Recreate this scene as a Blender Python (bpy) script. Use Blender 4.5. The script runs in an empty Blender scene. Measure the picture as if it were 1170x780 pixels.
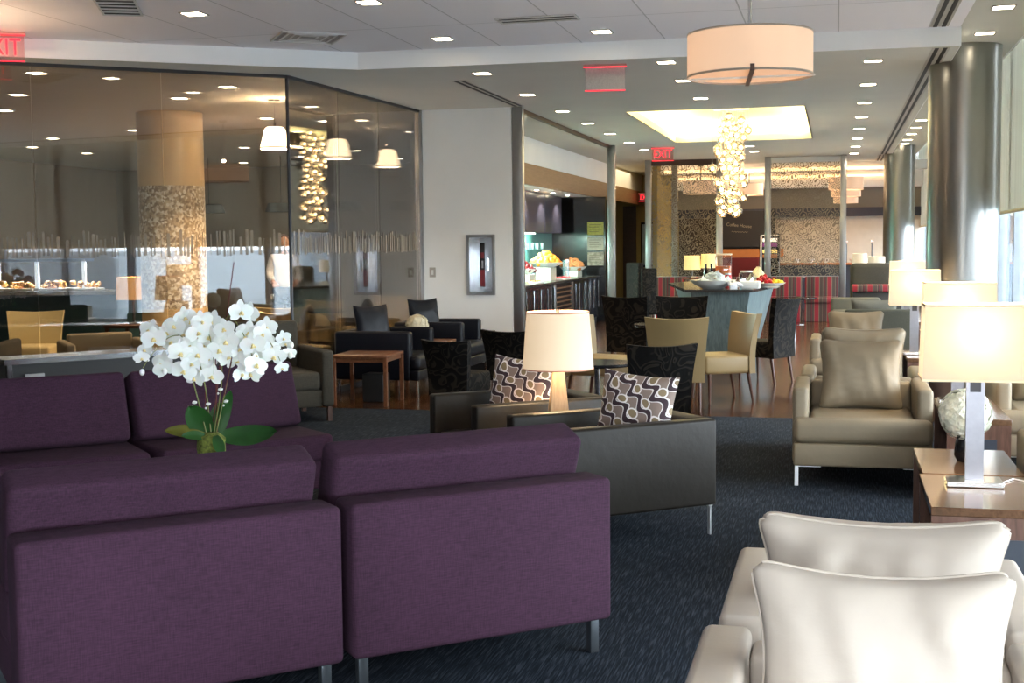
import bpy, bmesh, math, random
from mathutils import Vector, Matrix, noise
random.seed(7)
SC = bpy.context.scene
COL = SC.collection
PI = math.pi
R = math.radians

SKY_REAR = 8.0; SKY_SIDE = 5.0; SKY_BASE = .42; FLASH = 34
# ------------------------------------------------------------------ materials
MATS = {}
def newmat(name):
    m = bpy.data.materials.new(name); m.use_nodes = True
    nt = m.node_tree; b = nt.nodes['Principled BSDF']
    return m, nt, b
def setp(b, **k):
    names = dict(color='Base Color', rough='Roughness', metal='Metallic', spec='Specular IOR Level', sheen='Sheen Weight',
                 trans='Transmission Weight', ior='IOR', ecol='Emission Color', estr='Emission Strength', alpha='Alpha', coat='Coat Weight')
    for a, v in k.items():
        if a in ('color', 'ecol') and len(v) == 3: v = (*v, 1)
        b.inputs[names[a]].default_value = v
def srgb(r, g, b):
    f = lambda c: (c/255/12.92) if c/255 <= .04045 else ((c/255+.055)/1.055)**2.4
    return (f(r), f(g), f(b))
def coords(nt, scale=(1, 1, 1), rot=(0, 0, 0), kind='Object'):
    tc = nt.nodes.new('ShaderNodeTexCoord'); mp = nt.nodes.new('ShaderNodeMapping')
    mp.inputs['Scale'].default_value = scale; mp.inputs['Rotation'].default_value = rot
    nt.links.new(tc.outputs[kind], mp.inputs['Vector']); return mp.outputs['Vector']
def noise_tex(nt, vec, scale, detail=3, rough=.5, dist=0):
    n = nt.nodes.new('ShaderNodeTexNoise'); n.inputs['Scale'].default_value = scale
    n.inputs['Detail'].default_value = detail; n.inputs['Roughness'].default_value = rough; n.inputs['Distortion'].default_value = dist
    nt.links.new(vec, n.inputs['Vector']); return n.outputs['Fac']
def ramp(nt, fac, stops, constant=False):
    r = nt.nodes.new('ShaderNodeValToRGB'); cr = r.color_ramp
    if constant: cr.interpolation = 'CONSTANT'
    while len(cr.elements) < len(stops): cr.elements.new(.5)
    for e, (p, c) in zip(cr.elements, stops):
        e.position = p; e.color = (*c, 1) if len(c) == 3 else c
    nt.links.new(fac, r.inputs['Fac']); return r.outputs['Color']
def bump(nt, b, fac, strength=.2, dist=.01):
    n = nt.nodes.new('ShaderNodeBump'); n.inputs['Strength'].default_value = strength; n.inputs['Distance'].default_value = dist
    nt.links.new(fac, n.inputs['Height']); nt.links.new(n.outputs['Normal'], b.inputs['Normal'])
def vmath(nt, op, a, b=None, c=None):
    n = nt.nodes.new('ShaderNodeMath'); n.operation = op
    for i, v in enumerate((a, b, c)):
        if v is None: continue
        if isinstance(v, (int, float)): n.inputs[i].default_value = v
        else: nt.links.new(v, n.inputs[i])
    return n.outputs[0]

def plain(name, color, rough=.5, metal=0, noise_amt=.06, nscale=8, bmp=0, **k):
    if name in MATS: return MATS[name]
    m, nt, b = newmat(name); setp(b, color=color, rough=rough, metal=metal, **k)
    if noise_amt:
        f = noise_tex(nt, coords(nt), nscale, 4)
        lo = tuple(c*(1-noise_amt) for c in color); hi = tuple(min(1, c*(1+noise_amt)) for c in color)
        nt.links.new(ramp(nt, f, [(.3, lo), (.7, hi)]), b.inputs['Base Color'])
        if bmp: bump(nt, b, f, bmp, .005)
    MATS[name] = m; return m
def weave(name, color, amt=.25, scale=260, rough=.9, bmp=.25, spec=.25):
    m, nt, b = newmat(name); setp(b, rough=rough, spec=spec)
    v1 = coords(nt, (scale*.12, scale*.12, scale)); v2 = coords(nt, (scale, scale, scale*.1))
    f1 = noise_tex(nt, v1, 1, 2); f2 = noise_tex(nt, v2, 1, 2)
    f3 = noise_tex(nt, coords(nt), 3, 3)
    f = vmath(nt, 'MULTIPLY_ADD', vmath(nt, 'ADD', f1, f2), .4, vmath(nt, 'MULTIPLY', f3, .2))
    lo = tuple(c*(1-amt) for c in color); hi = tuple(min(1, c*(1+amt)) for c in color)
    nt.links.new(ramp(nt, f, [(.38, lo), (.62, hi)]), b.inputs['Base Color'])
    bump(nt, b, f, bmp, .003); MATS[name] = m; return m
def leather(name, color, rough=.45, amt=.08, bmp=.25, wr=.15, spec=.4):
    m, nt, b = newmat(name); setp(b, rough=rough, spec=spec)
    vec = coords(nt)
    f = noise_tex(nt, vec, 3.5, 4, .6); g = noise_tex(nt, vec, 160, 2)
    lo = tuple(c*(1-amt) for c in color); hi = tuple(min(1, c*(1+amt)) for c in color)
    nt.links.new(ramp(nt, f, [(.3, lo), (.7, hi)]), b.inputs['Base Color'])
    h = vmath(nt, 'MULTIPLY_ADD', g, .06, f)
    bump(nt, b, h, bmp, .02); MATS[name] = m; return m
def wood(name, c1, c2, rough=.35, scale=(2, 18, 18), coat=0):
    m, nt, b = newmat(name); setp(b, rough=rough, coat=coat)
    f = noise_tex(nt, coords(nt, scale), 3, 5, .6, .6)
    nt.links.new(ramp(nt, f, [(.3, c1), (.7, c2)]), b.inputs['Base Color'])
    MATS[name] = m; return m
def emit(name, color, strength, mixcolor=None):
    m, nt, b = newmat(name); setp(b, color=mixcolor or color, rough=.8, ecol=color, estr=strength)
    MATS[name] = m; return m

PURPLE = weave('purple_fabric', srgb(53, 31, 48), .3, 240)
TAN = leather('tan_leather', srgb(128, 116, 96), .5, spec=.3)
WHITE_L = leather('cream_leather', srgb(174, 164, 153), .5, .04, .2)
BLACK_L = leather('charcoal_leather', srgb(35, 32, 28), .46, .1, .3, spec=.22)
NAVY_L = leather('navy_leather', srgb(7, 11, 22), .45, spec=.25)
GREY_F = weave('grey_fabric', srgb(62, 59, 52), .2, 200)
GREEN_F = weave('grey_green_fabric', srgb(68, 68, 59), .15, 200)
PALE_F = weave('pale_seat_fabric', srgb(104, 102, 92), .08, 200)
CAFE_LIT = leather('lit_cafe_vinyl', srgb(206, 184, 134), .45, .05, .1)  # brighter copy of the cafe vinyl, with lamp light put into its colour
CAFE = leather('cafe_vinyl', srgb(134, 114, 78), .45, .05, .1)
CHROME = plain('chrome', (.72, .72, .74), .12, 1, .02)
STEEL = plain('brushed_steel', (.40, .40, .40), .34, 1, .08, 3)
COLST = plain('column_steel', (.27, .265, .25), .30, 1, .05, 2)
BLADE = plain('leg_steel', (.85, .86, .88), .35, .7, .02)
NICKEL = plain('satin_nickel', (.30, .29, .31), .3, 1, .05, 30)
DARKMET = plain('dark_metal', (.05, .05, .055), .4, .6)
SOFALEG = plain('sofa_leg_metal', (.10, .115, .13), .35, .8)
WALLW = plain('wall_paint', srgb(244, 245, 243), .7, 0, .02, 2)
CEILW = plain('ceiling_paint', srgb(208, 208, 200), .85, 0, .02, 2)
FASC = plain('soffit_paint', srgb(248, 250, 252), .8, 0, .01, 2)
GREYW = plain('grey_wall_paint', srgb(128, 122, 112), .8, 0, .04, 2)
OLIVE = plain('olive_wall_paint', srgb(150, 132, 78), .8, 0, .04, 2)
TAUPE = wood('taupe_veneer', srgb(128, 100, 72), srgb(150, 120, 90), .45, (1, 1, 14))
BEIGEW = plain('beige_plaster', srgb(170, 150, 125), .8, 0, .05, 2)
BLACK = plain('black_gloss', (.012, .012, .014), .15)
BLACKM = plain('black_matte', (.015, .015, .016), .6)
WALNUT = wood('walnut', srgb(78, 52, 42), srgb(112, 80, 66), .35, (14, 14, 2))
WALNUT_T = wood('walnut_top', srgb(88, 64, 46), srgb(114, 84, 62), .14, (16, 2, 16))
OAK = wood('red_brown_wood', srgb(92, 56, 36), srgb(124, 80, 54), .3, (14, 2, 14))
OBEL = wood('pale_ash', srgb(150, 130, 105), srgb(178, 158, 130), .45, (20, 20, 3))
LEGW = wood('dark_stained_wood', srgb(58, 34, 24), srgb(84, 52, 38), .35)
SLATE = plain('slate_blue_panel', srgb(58, 64, 74), .35)
WHITE = plain('white_ceramic', srgb(228, 230, 228), .3, 0, .02)
CREAM = plain('cream_bread', srgb(226, 214, 178), .7, 0, .15, 40)
RED = plain('red_gloss', srgb(170, 24, 30), .35, 0, .1, 20)
ORANGE = plain('orange_peel', srgb(240, 140, 30), .45, 0, .1, 30)
YELLOW = plain('pineapple', srgb(238, 200, 50), .5, 0, .15, 30)
GREEN = plain('salad_green', srgb(110, 140, 60), .6, 0, .3, 30)
BROWNF = plain('pastry_brown', srgb(170, 110, 60), .6, 0, .25, 30)
BGREY = wood('blue_grey_slats', srgb(84, 100, 104), srgb(120, 138, 140), .4, (10, 10, 1))
TEAL = plain('teal_glass', srgb(90, 140, 132), .12, 0, .05)
PLUMC = plain('dark_plum_cabinet', srgb(70, 68, 84), .25, 0, .08)
SKIN = plain('skin', srgb(205, 160, 135), .55, 0, .04)
JACKET = plain('white_cotton', srgb(225, 228, 232), .8, 0, .04, 20)
MOSS = plain('moss', srgb(108, 118, 52), .95, 0, .5, 60, .8)
LEAFM = plain('orchid_leaf', srgb(52, 104, 48), .35, 0, .2, 8)
LEAFY = plain('yellowing_leaf', srgb(124, 124, 46), .4, 0, .2, 8)
STEMG = plain('orchid_stem', srgb(112, 118, 62), .5, 0, .2, 30)
STICK = plain('plant_stake', srgb(92, 36, 32), .5)
PETAL = plain('orchid_petal', srgb(248, 248, 244), .6, 0, .015, 20)
setp(PETAL.node_tree.nodes['Principled BSDF'], ); PETAL.node_tree.nodes['Principled BSDF'].inputs['Subsurface Weight'].default_value = .15
LIPY = plain('orchid_lip', srgb(236, 214, 150), .5)
HYD = plain('hydrangea_petal', srgb(236, 238, 222), .7, 0, .08, 30)
HYDC = plain('hydrangea_cream', srgb(226, 216, 186), .7, 0, .1, 30)
LIT = emit('downlight_glow', (1, .86, .62), 9)
BULB = emit('bulb_glow', (1, .74, .42), 5)
EXITRED = emit('exit_red', (1, .02, .04), .5)
SHADE_R = emit('lit_linen_shade', (1, .82, .58), .085, (.40, .36, .30))
SHADE_O = emit('lit_round_shade', (1, .72, .44), .13, (.6, .52, .4))
SHADE_Y = emit('lit_yellow_shade', (1, .60, .18), 0.160, (.7, .55, .3))
SHADE_P = emit('lit_peach_drum', (1, .60, .36), .125, (.66, .52, .40))
SHADE_G = emit('lit_glass_shade', (1, .76, .48), 2.2, (.9, .85, .8))
COVE = emit('cove_strip_glow', (1, .62, .28), 0.840)
LEDC = emit('under_cabinet_glow', (.75, 1, .85), 2.520)

def mk_carpet():
    m, nt, b = newmat('navy_carpet'); setp(b, rough=.95, spec=.1)
    f = noise_tex(nt, coords(nt, (150, 7, 1)), 1, 3, .6)
    g = noise_tex(nt, coords(nt), 1.2, 3)
    f = vmath(nt, 'MULTIPLY_ADD', g, .15, vmath(nt, 'MULTIPLY', f, .85))
    nt.links.new(ramp(nt, f, [(.33, srgb(14, 18, 25)), (.5, srgb(27, 34, 43)), (.68, srgb(62, 70, 80))]), b.inputs['Base Color'])
    bump(nt, b, f, .35, .004); return m
CARPET = mk_carpet()
def mk_floorwood():
    m, nt, b = newmat('glossy_plank_floor'); setp(b, rough=.17, spec=.5)
    br = nt.nodes.new('ShaderNodeTexBrick'); br.offset = .5
    br.inputs['Color1'].default_value = (*srgb(64, 38, 22), 1); br.inputs['Color2'].default_value = (*srgb(92, 58, 32), 1)
    br.inputs['Mortar'].default_value = (*srgb(44, 26, 20), 1); br.inputs['Scale'].default_value = 1
    br.inputs['Mortar Size'].default_value = .004; br.inputs['Brick Width'].default_value = 1.4; br.inputs['Row Height'].default_value = .14
    nt.links.new(coords(nt, (1, 1, 1), (0, 0, R(90))), br.inputs['Vector'])
    f = noise_tex(nt, coords(nt, (20, 1.5, 1)), 2, 4)
    mx = nt.nodes.new('ShaderNodeMix'); mx.data_type = 'RGBA'; mx.blend_type = 'MULTIPLY'; mx.inputs['Factor'].default_value = .5
    nt.links.new(br.outputs['Color'], mx.inputs['A']); nt.links.new(ramp(nt, f, [(.3, (.55, .55, .55)), (.7, (1, 1, 1))]), mx.inputs['B'])
    nt.links.new(mx.outputs['Result'], b.inputs['Base Color']); return m
FLOORW = mk_floorwood()
def mk_glass(name, tint=(.86, .86, .84), refl=.16, fr=1.0):
    m = bpy.data.materials.new(name); m.use_nodes = True; nt = m.node_tree; nt.nodes.clear()
    o = nt.nodes.new('ShaderNodeOutputMaterial'); t = nt.nodes.new('ShaderNodeBsdfTransparent'); g = nt.nodes.new('ShaderNodeBsdfGlossy')
    t.inputs['Color'].default_value = (*tint, 1); g.inputs['Roughness'].default_value = 0; g.inputs['Color'].default_value = (.95, .95, .97, 1)
    mx = nt.nodes.new('ShaderNodeMixShader'); f = nt.nodes.new('ShaderNodeFresnel'); f.inputs['IOR'].default_value = 1.5
    fac = vmath(nt, 'MULTIPLY_ADD', f.outputs[0], fr, refl)
    nt.links.new(vmath(nt, 'MINIMUM', fac, .9), mx.inputs['Fac'])
    nt.links.new(t.outputs[0], mx.inputs[1]); nt.links.new(g.outputs[0], mx.inputs[2]); nt.links.new(mx.outputs[0], o.inputs['Surface']); return m
GLASS = mk_glass('partition_glass', (.84, .82, .78), .045, 1.0)
CLEAR = mk_glass('clear_glass', (.93, .94, .94), .03, .8)
GLOBE = mk_glass('globe_glass', (.93, .86, .74), .12, 1.2)
def mk_damask():
    m = bpy.data.materials.new('damask_etched_glass'); m.use_nodes = True; nt = m.node_tree; nt.nodes.clear()
    o = nt.nodes.new('ShaderNodeOutputMaterial'); t = nt.nodes.new('ShaderNodeBsdfTransparent'); t.inputs['Color'].default_value = (.9, .88, .84, 1)
    d = nt.nodes.new('ShaderNodeBsdfPrincipled'); setp(d, color=srgb(138, 128, 112), rough=.45, metal=.3)
    sep = nt.nodes.new('ShaderNodeSeparateXYZ'); nt.links.new(coords(nt), sep.inputs[0])
    P = .52; x = sep.outputs['X']; z = sep.outputs['Z']
    kx = 2*PI/P
    sx = vmath(nt, 'SINE', vmath(nt, 'MULTIPLY', x, kx)); sz = vmath(nt, 'SINE', vmath(nt, 'MULTIPLY', z, kx*.8))
    cx = vmath(nt, 'COSINE', vmath(nt, 'MULTIPLY', x, kx*3)); cz = vmath(nt, 'COSINE', vmath(nt, 'MULTIPLY', z, kx*2.4))
    a = vmath(nt, 'ADD', vmath(nt, 'MULTIPLY', sx, sz), vmath(nt, 'MULTIPLY', vmath(nt, 'MULTIPLY', cx, cz), .8))
    a = vmath(nt, 'ADD', a, vmath(nt, 'MULTIPLY', vmath(nt, 'COSINE', vmath(nt, 'MULTIPLY', vmath(nt, 'ADD', x, z), kx*2)), .35))
    s = vmath(nt, 'SINE', vmath(nt, 'MULTIPLY', a, 8.5))
    mask = vmath(nt, 'MULTIPLY', vmath(nt, 'GREATER_THAN', s, .35), .72)
    mx = nt.nodes.new('ShaderNodeMixShader'); nt.links.new(mask, mx.inputs['Fac'])
    nt.links.new(t.outputs[0], mx.inputs[1]); nt.links.new(d.outputs[0], mx.inputs[2]); nt.links.new(mx.outputs[0], o.inputs['Surface']); return m
DAMASK = mk_damask()
def mk_stripe():
    m, nt, b = newmat('red_striped_upholstery'); setp(b, rough=.7)
    sep = nt.nodes.new('ShaderNodeSeparateXYZ'); nt.links.new(coords(nt), sep.inputs[0])
    f = vmath(nt, 'FRACT', vmath(nt, 'DIVIDE', vmath(nt, 'ADD', sep.outputs['X'], 10), .235))
    red = srgb(128, 12, 32); br = srgb(58, 46, 40); tn = srgb(112, 94, 80); bk = srgb(26, 16, 18)
    nt.links.new(ramp(nt, f, [(0, red), (.32, tn), (.38, br), (.62, tn), (.66, bk), (.72, srgb(84, 12, 26)), (.80, br), (.95, tn)], True), b.inputs['Base Color']); return m
STRIPE = mk_stripe()
def mk_floral():
    m, nt, b = newmat('black_floral_velvet'); setp(b, rough=.75, spec=.15)
    f = noise_tex(nt, coords(nt), 6, 1, .4, 1.0)
    s = vmath(nt, 'SINE', vmath(nt, 'MULTIPLY', f, 40))
    nt.links.new(ramp(nt, s, [(0, srgb(9, 8, 8)), (.5, srgb(10, 9, 9)), (.6, srgb(34, 30, 25)), (1, srgb(38, 33, 28))]), b.inputs['Base Color'])
    bump(nt, b, s, .2, .004); return m
FLORAL = mk_floral()
def mk_swirl():
    # interlocking plum bands outlined in white with ringed tan discs
    m, nt, b = newmat('swirl_pillow_fabric'); setp(b, rough=.75)
    vec0 = coords(nt, (1, 1, 1), (0, R(34), 0))
    nz = nt.nodes.new('ShaderNodeTexNoise'); nz.inputs['Scale'].default_value = 7; nz.inputs['Detail'].default_value = 1; nt.links.new(vec0, nz.inputs['Vector'])
    vm = nt.nodes.new('ShaderNodeVectorMath'); vm.operation = 'MULTIPLY_ADD'; vm.inputs[1].default_value = (.055, .055, .055); nt.links.new(nz.outputs['Color'], vm.inputs[0]); nt.links.new(vec0, vm.inputs[2]); vec = vm.outputs[0]
    sep = nt.nodes.new('ShaderNodeSeparateXYZ'); nt.links.new(vec, sep.inputs[0])
    x = sep.outputs['X']; z = sep.outputs['Z']; p = .092; q = .098
    # wavy bands
    ph = vmath(nt, 'MULTIPLY', vmath(nt, 'SINE', vmath(nt, 'MULTIPLY', z, 2*PI/q)), .24)
    u = vmath(nt, 'ADD', vmath(nt, 'DIVIDE', x, p), ph)
    fu = vmath(nt, 'FRACT', vmath(nt, 'ADD', u, 50))
    tri = vmath(nt, 'ABSOLUTE', vmath(nt, 'SUBTRACT', fu, .5))     # 0 centre of band .. .5
    band = ramp(nt, tri, [(0, srgb(58, 40, 48)), (.15, srgb(228, 222, 220)), (.22, srgb(140, 122, 112))], True)
    # discs sit in the hollows between bands
    dz = vmath(nt, 'SUBTRACT', vmath(nt, 'FRACT', vmath(nt, 'ADD', vmath(nt, 'DIVIDE', z, q), 50.25)), .5)
    # side of the hollow alternates with the wave
    dx = vmath(nt, 'SUBTRACT', vmath(nt, 'FRACT', vmath(nt, 'ADD', vmath(nt, 'DIVIDE', x, p), 50.70)), .5)
    r = vmath(nt, 'SQRT', vmath(nt, 'ADD', vmath(nt, 'MULTIPLY', dx, dx), vmath(nt, 'MULTIPLY', vmath(nt, 'MULTIPLY', dz, dz), .8)))
    disc = ramp(nt, r, [(0, srgb(140, 122, 92)), (.2, srgb(236, 230, 226)), (.29, (0, 0, 0))], True)
    mask = vmath(nt, 'LESS_THAN', r, .28)
    mx = nt.nodes.new('ShaderNodeMix'); mx.data_type = 'RGBA'
    nt.links.new(mask, mx.inputs['Factor']); nt.links.new(band, mx.inputs['A']); nt.links.new(disc, mx.inputs['B'])
    nt.links.new(mx.outputs['Result'], b.inputs['Base Color']); return m
SWIRL = mk_swirl()
def mk_mosaic():
    m, nt, b = newmat('mosaic_pillar'); setp(b, rough=.3, spec=.6)
    sep = nt.nodes.new('ShaderNodeSeparateXYZ'); nt.links.new(coords(nt), sep.inputs[0])
    v = nt.nodes.new('ShaderNodeTexVoronoi'); v.inputs['Scale'].default_value = 34; nt.links.new(coords(nt), v.inputs['Vector'])
    sp = nt.nodes.new('ShaderNodeSeparateColor'); nt.links.new(v.outputs['Color'], sp.inputs[0])
    tile = ramp(nt, sp.outputs[0], [(.1, srgb(120, 98, 70)), (.5, srgb(170, 150, 118)), (.9, srgb(230, 222, 205))])
    mask = vmath(nt, 'LESS_THAN', sep.outputs['Z'], 2.3)
    mask = vmath(nt, 'MULTIPLY', mask, vmath(nt, 'GREATER_THAN', sep.outputs['Z'], .8))
    mx = nt.nodes.new('ShaderNodeMix'); mx.data_type = 'RGBA'; nt.links.new(mask, mx.inputs['Factor'])
    mx.inputs['A'].default_value = (*srgb(205, 175, 125), 1); nt.links.new(tile, mx.inputs['B'])
    nt.links.new(mx.outputs['Result'], b.inputs['Base Color']); return m
MOSAIC = mk_mosaic()
def mk_blind():
    m = bpy.data.materials.new('cream_roller_blind'); m.use_nodes = True; nt = m.node_tree; nt.nodes.clear()
    o = nt.nodes.new('ShaderNodeOutputMaterial'); d = nt.nodes.new('ShaderNodeBsdfDiffuse'); t = nt.nodes.new('ShaderNodeBsdfTranslucent')
    f = noise_tex(nt, coords(nt, (1, 6, .1)), 1, 2); c = ramp(nt, f, [(.3, srgb(176, 173, 162)), (.7, srgb(192, 189, 178))])
    nt.links.new(c, d.inputs['Color']); nt.links.new(c, t.inputs['Color']); mx = nt.nodes.new('ShaderNodeMixShader'); mx.inputs['Fac'].default_value = .5
    nt.links.new(d.outputs[0], mx.inputs[1]); nt.links.new(t.outputs[0], mx.inputs[2]); nt.links.new(mx.outputs[0], o.inputs['Surface']); return m
BLINDM = mk_blind()
def mk_tileceil():
    m, nt, b = newmat('ceiling_panels'); setp(b, rough=.9)
    br = nt.nodes.new('ShaderNodeTexBrick'); br.offset = 0; c = srgb(247, 245, 250)
    br.inputs['Color1'].default_value = (*c, 1); br.inputs['Color2'].default_value = (*[k*.97 for k in c], 1); br.inputs['Mortar'].default_value = (*[k*.62 for k in c], 1)
    br.inputs['Scale'].default_value = 1; br.inputs['Mortar Size'].default_value = .006; br.inputs['Brick Width'].default_value = 2.6; br.inputs['Row Height'].default_value = .75
    nt.links.new(coords(nt, (1, 1, 1), (0, 0, R(90))), br.inputs['Vector']); nt.links.new(br.outputs['Color'], b.inputs['Base Color']); return m
CEILT = mk_tileceil()

# ------------------------------------------------------------------ mesh helpers
def merge(bm, tmp, M=None, mi=0):
    if M is not None: bmesh.ops.transform(tmp, matrix=M, verts=tmp.verts)
    if mi:
        for f in tmp.faces: f.material_index = mi
    me = bpy.data.meshes.new('tmp'); tmp.to_mesh(me); tmp.free(); bm.from_mesh(me); bpy.data.meshes.remove(me); return bm
def NB(): return bmesh.new()
def box(bm, x0, x1, y0, y1, z0, z1, r=0, seg=3, M=None, mi=0):
    t = bmesh.new(); bmesh.ops.create_cube(t, size=1)
    bmesh.ops.scale(t, vec=(abs(x1-x0), abs(y1-y0), abs(z1-z0)), verts=t.verts)
    bmesh.ops.translate(t, vec=((x0+x1)/2, (y0+y1)/2, (z0+z1)/2), verts=t.verts)
    if r > 0:
        r = min(r, abs(x1-x0)*.49, abs(y1-y0)*.49, abs(z1-z0)*.49)
        bmesh.ops.bevel(t, geom=list(t.edges), offset=r, segments=seg, profile=.5, affect='EDGES')
    return merge(bm, t, M, mi)
def lathe(bm, prof, seg=24, c=(0, 0), M=None, mi=0, cap=True):
    t = bmesh.new(); rings = []
    for r, z in prof:
        rings.append([t.verts.new((c[0]+r*math.cos(2*PI*i/seg), c[1]+r*math.sin(2*PI*i/seg), z)) for i in range(seg)])
    for a, b in zip(rings, rings[1:]):
        for i in range(seg): t.faces.new((a[i], a[(i+1) % seg], b[(i+1) % seg], b[i]))
    if cap:
        t.faces.new(rings[0][::-1]); t.faces.new(rings[-1])
    return merge(bm, t, M, mi)
def cyl(bm, x, y, z0, z1, r, seg=24, r2=None, mi=0): return lathe(bm, [(r, z0), (r if r2 is None else r2, z1)], seg, (x, y), mi=mi)
def tube(bm, pts, r, seg=8, mi=0, r2=None):
    pts = [Vector(p) for p in pts]; t = bmesh.new(); rings = []; n = len(pts)
    for i, p in enumerate(pts):
        d = (pts[min(i+1, n-1)]-pts[max(i-1, 0)]).normalized()
        up = Vector((0, 0, 1)) if abs(d.z) < .9 else Vector((1, 0, 0))
        a = d.cross(up).normalized(); b = d.cross(a)
        rr = r if r2 is None else r+(r2-r)*i/(n-1)
        rings.append([t.verts.new(p+a*rr*math.cos(2*PI*k/seg)+b*rr*math.sin(2*PI*k/seg)) for k in range(seg)])
    for A, B in zip(rings, rings[1:]):
        for k in range(seg): t.faces.new((A[k], A[(k+1) % seg], B[(k+1) % seg], B[k]))
    t.faces.new(rings[0][::-1]); t.faces.new(rings[-1]); bmesh.ops.recalc_face_normals(t, faces=t.faces)
    return merge(bm, t, None, mi)
def ball(bm, c, r, sub=2, sc=(1, 1, 1), mi=0, jit=0):
    t = bmesh.new(); bmesh.ops.create_icosphere(t, subdivisions=sub, radius=r)
    for v in t.verts:
        if jit: v.co *= 1+random.uniform(-jit, jit)
        v.co = Vector((v.co.x*sc[0], v.co.y*sc[1], v.co.z*sc[2]))+Vector(c)
    return merge(bm, t, None, mi)
def prism(bm, poly, z0, z1, mi=0):
    t = bmesh.new(); a = [t.verts.new((x, y, z0)) for x, y in poly]; b = [t.verts.new((x, y, z1)) for x, y in poly]
    n = len(poly); t.faces.new(a[::-1]); t.faces.new(b)
    for i in range(n): t.faces.new((a[i], a[(i+1) % n], b[(i+1) % n], b[i]))
    bmesh.ops.recalc_face_normals(t, faces=t.faces)
    return merge(bm, t, None, mi)
def slab(bm, p0, p1, th, z0, z1):     # vertical panel from plan point p0 to p1
    a = Vector(p0); b = Vector(p1); d = (b-a).normalized(); n = Vector((-d.y, d.x))*th/2
    return prism(bm, [tuple(a+n), tuple(a-n), tuple(b-n), tuple(b+n)], z0, z1)
def pillow(bm, w, h, t, M=None, n=22, pinch=.07, wr=.004, seed=0, rnd=0, full=.45, fold=0):
    # lies in XZ, thickness along Y, centre at origin
    q = bmesh.new(); g = {}
    for side in (1, -1):
        for i in range(n+1):
            for j in range(n+1):
                edge = i in (0, n) or j in (0, n)
                if edge and side == -1: g[(side, i, j)] = g[(1, i, j)]; continue
                u = -1+2*i/n; v = -1+2*j/n
                u = math.sin(u*PI/2)*.35+u*.65; v = math.sin(v*PI/2)*.35+v*.65
                cr = 1-rnd*(abs(u)**12)*(abs(v)**12); x = w/2*u*(1-pinch*(1-v*v))*cr; z = h/2*v*(1-pinch*(1-u*u))*cr
                th = t/2*((1-abs(u)**2.6)**full)*((1-abs(v)**2.6)**full) if not edge else 0
                k = noise.noise(Vector((x*9+seed*7, z*9, seed*3.1+side)))*wr*3+noise.noise(Vector((x*30, z*30, seed)))*wr+fold*noise.noise(Vector((x*11+z*3, z*3.0, seed*5+side)))*max(0, 1-u**4)*max(0, 1-v**6)
                g[(side, i, j)] = q.verts.new((x, side*th+(k if not edge else 0), z))
    for side in (1, -1):
        for i in range(n):
            for j in range(n):
                vs = [g[(side, i, j)], g[(side, i+1, j)], g[(side, i+1, j+1)], g[(side, i, j+1)]]
                q.faces.new(vs if side == -1 else vs[::-1])
    return merge(bm, q, M)
def obj(name, bm, mat, parent=None, smooth=True, loc=None, rot=None, angle=40):
    me = bpy.data.meshes.new(name); bm.to_mesh(me); bm.free()
    for m in (mat if isinstance(mat, (list, tuple)) else [mat]): me.materials.append(m)
    if smooth:
        for p in me.polygons: p.use_smooth = True
        me.set_sharp_from_angle(angle=R(angle))
    o = bpy.data.objects.new(name, me); COL.objects.link(o)
    if parent: o.parent = parent
    if loc: o.location = loc
    if rot: o.rotation_euler = rot
    return o
def tag(o, label, cat, group=None, kind=None):
    if label: o['label'] = label
    if cat: o['category'] = cat
    if group: o['group'] = group
    if kind: o['kind'] = kind
    return o
def thing(name, label, cat, loc=(0, 0, 0), rz=0, group=None):
    o = bpy.data.objects.new(name, None); o.empty_display_size = .1; COL.objects.link(o)
    o.location = loc; o.rotation_euler = (0, 0, rz); return tag(o, label, cat, group)
def struct(name, bm, mat, smooth=False):
    o = obj(name, bm, mat, smooth=smooth); o['kind'] = 'structure'; return o
def dup(root, loc, rz=None, label=None, group=None):
    r = root.copy(); COL.objects.link(r); r.location = loc
    if rz is not None: r.rotation_euler = (0, 0, rz)
    if label: r['label'] = label
    if group: r['group'] = group
    for ch in list(root.children):
        if ch.type == 'LIGHT': continue
        c = ch.copy(); COL.objects.link(c); c.parent = r
        for g in ch.children:
            d = g.copy(); COL.objects.link(d); d.parent = c
    return r
def light(kind, name, loc, energy, color=(1, 1, 1), size=.1, rot=(0, 0, 0), sy=None, spot=None, blend=.6):
    l = bpy.data.lights.new(name, kind); l.energy = energy; l.color = color
    if kind == 'AREA':
        l.size = size
        if sy: l.shape = 'RECTANGLE'; l.size_y = sy
    else: l.shadow_soft_size = size
    if kind == 'SPOT': l.spot_size = spot or R(120); l.spot_blend = blend
    o = bpy.data.objects.new(name, l); COL.objects.link(o); o.location = loc; o.rotation_euler = rot; return o
def text(name, body, size, mat, parent, loc, rot, ext=.002, align='CENTER', sx=1):
    c = bpy.data.curves.new(name, 'FONT'); c.body = body; c.size = size; c.extrude = ext; c.align_x = align; c.align_y = 'CENTER'
    c.materials.append(mat); o = bpy.data.objects.new(name, c); COL.objects.link(o); o.parent = parent; o.location = loc; o.rotation_euler = rot
    o.scale = (sx, 1, 1)
    bpy.context.view_layer.update(); me = bpy.data.meshes.new_from_object(o.evaluated_get(bpy.context.evaluated_depsgraph_get()))
    q = bpy.data.objects.new(name, me); q.matrix_local = o.matrix_local.copy(); bpy.data.objects.remove(o); COL.objects.link(q); q.parent = parent; q.location = loc; q.rotation_euler = rot; q.scale = (sx, 1, 1)
    if not me.materials: me.materials.append(mat)
    return q

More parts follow.
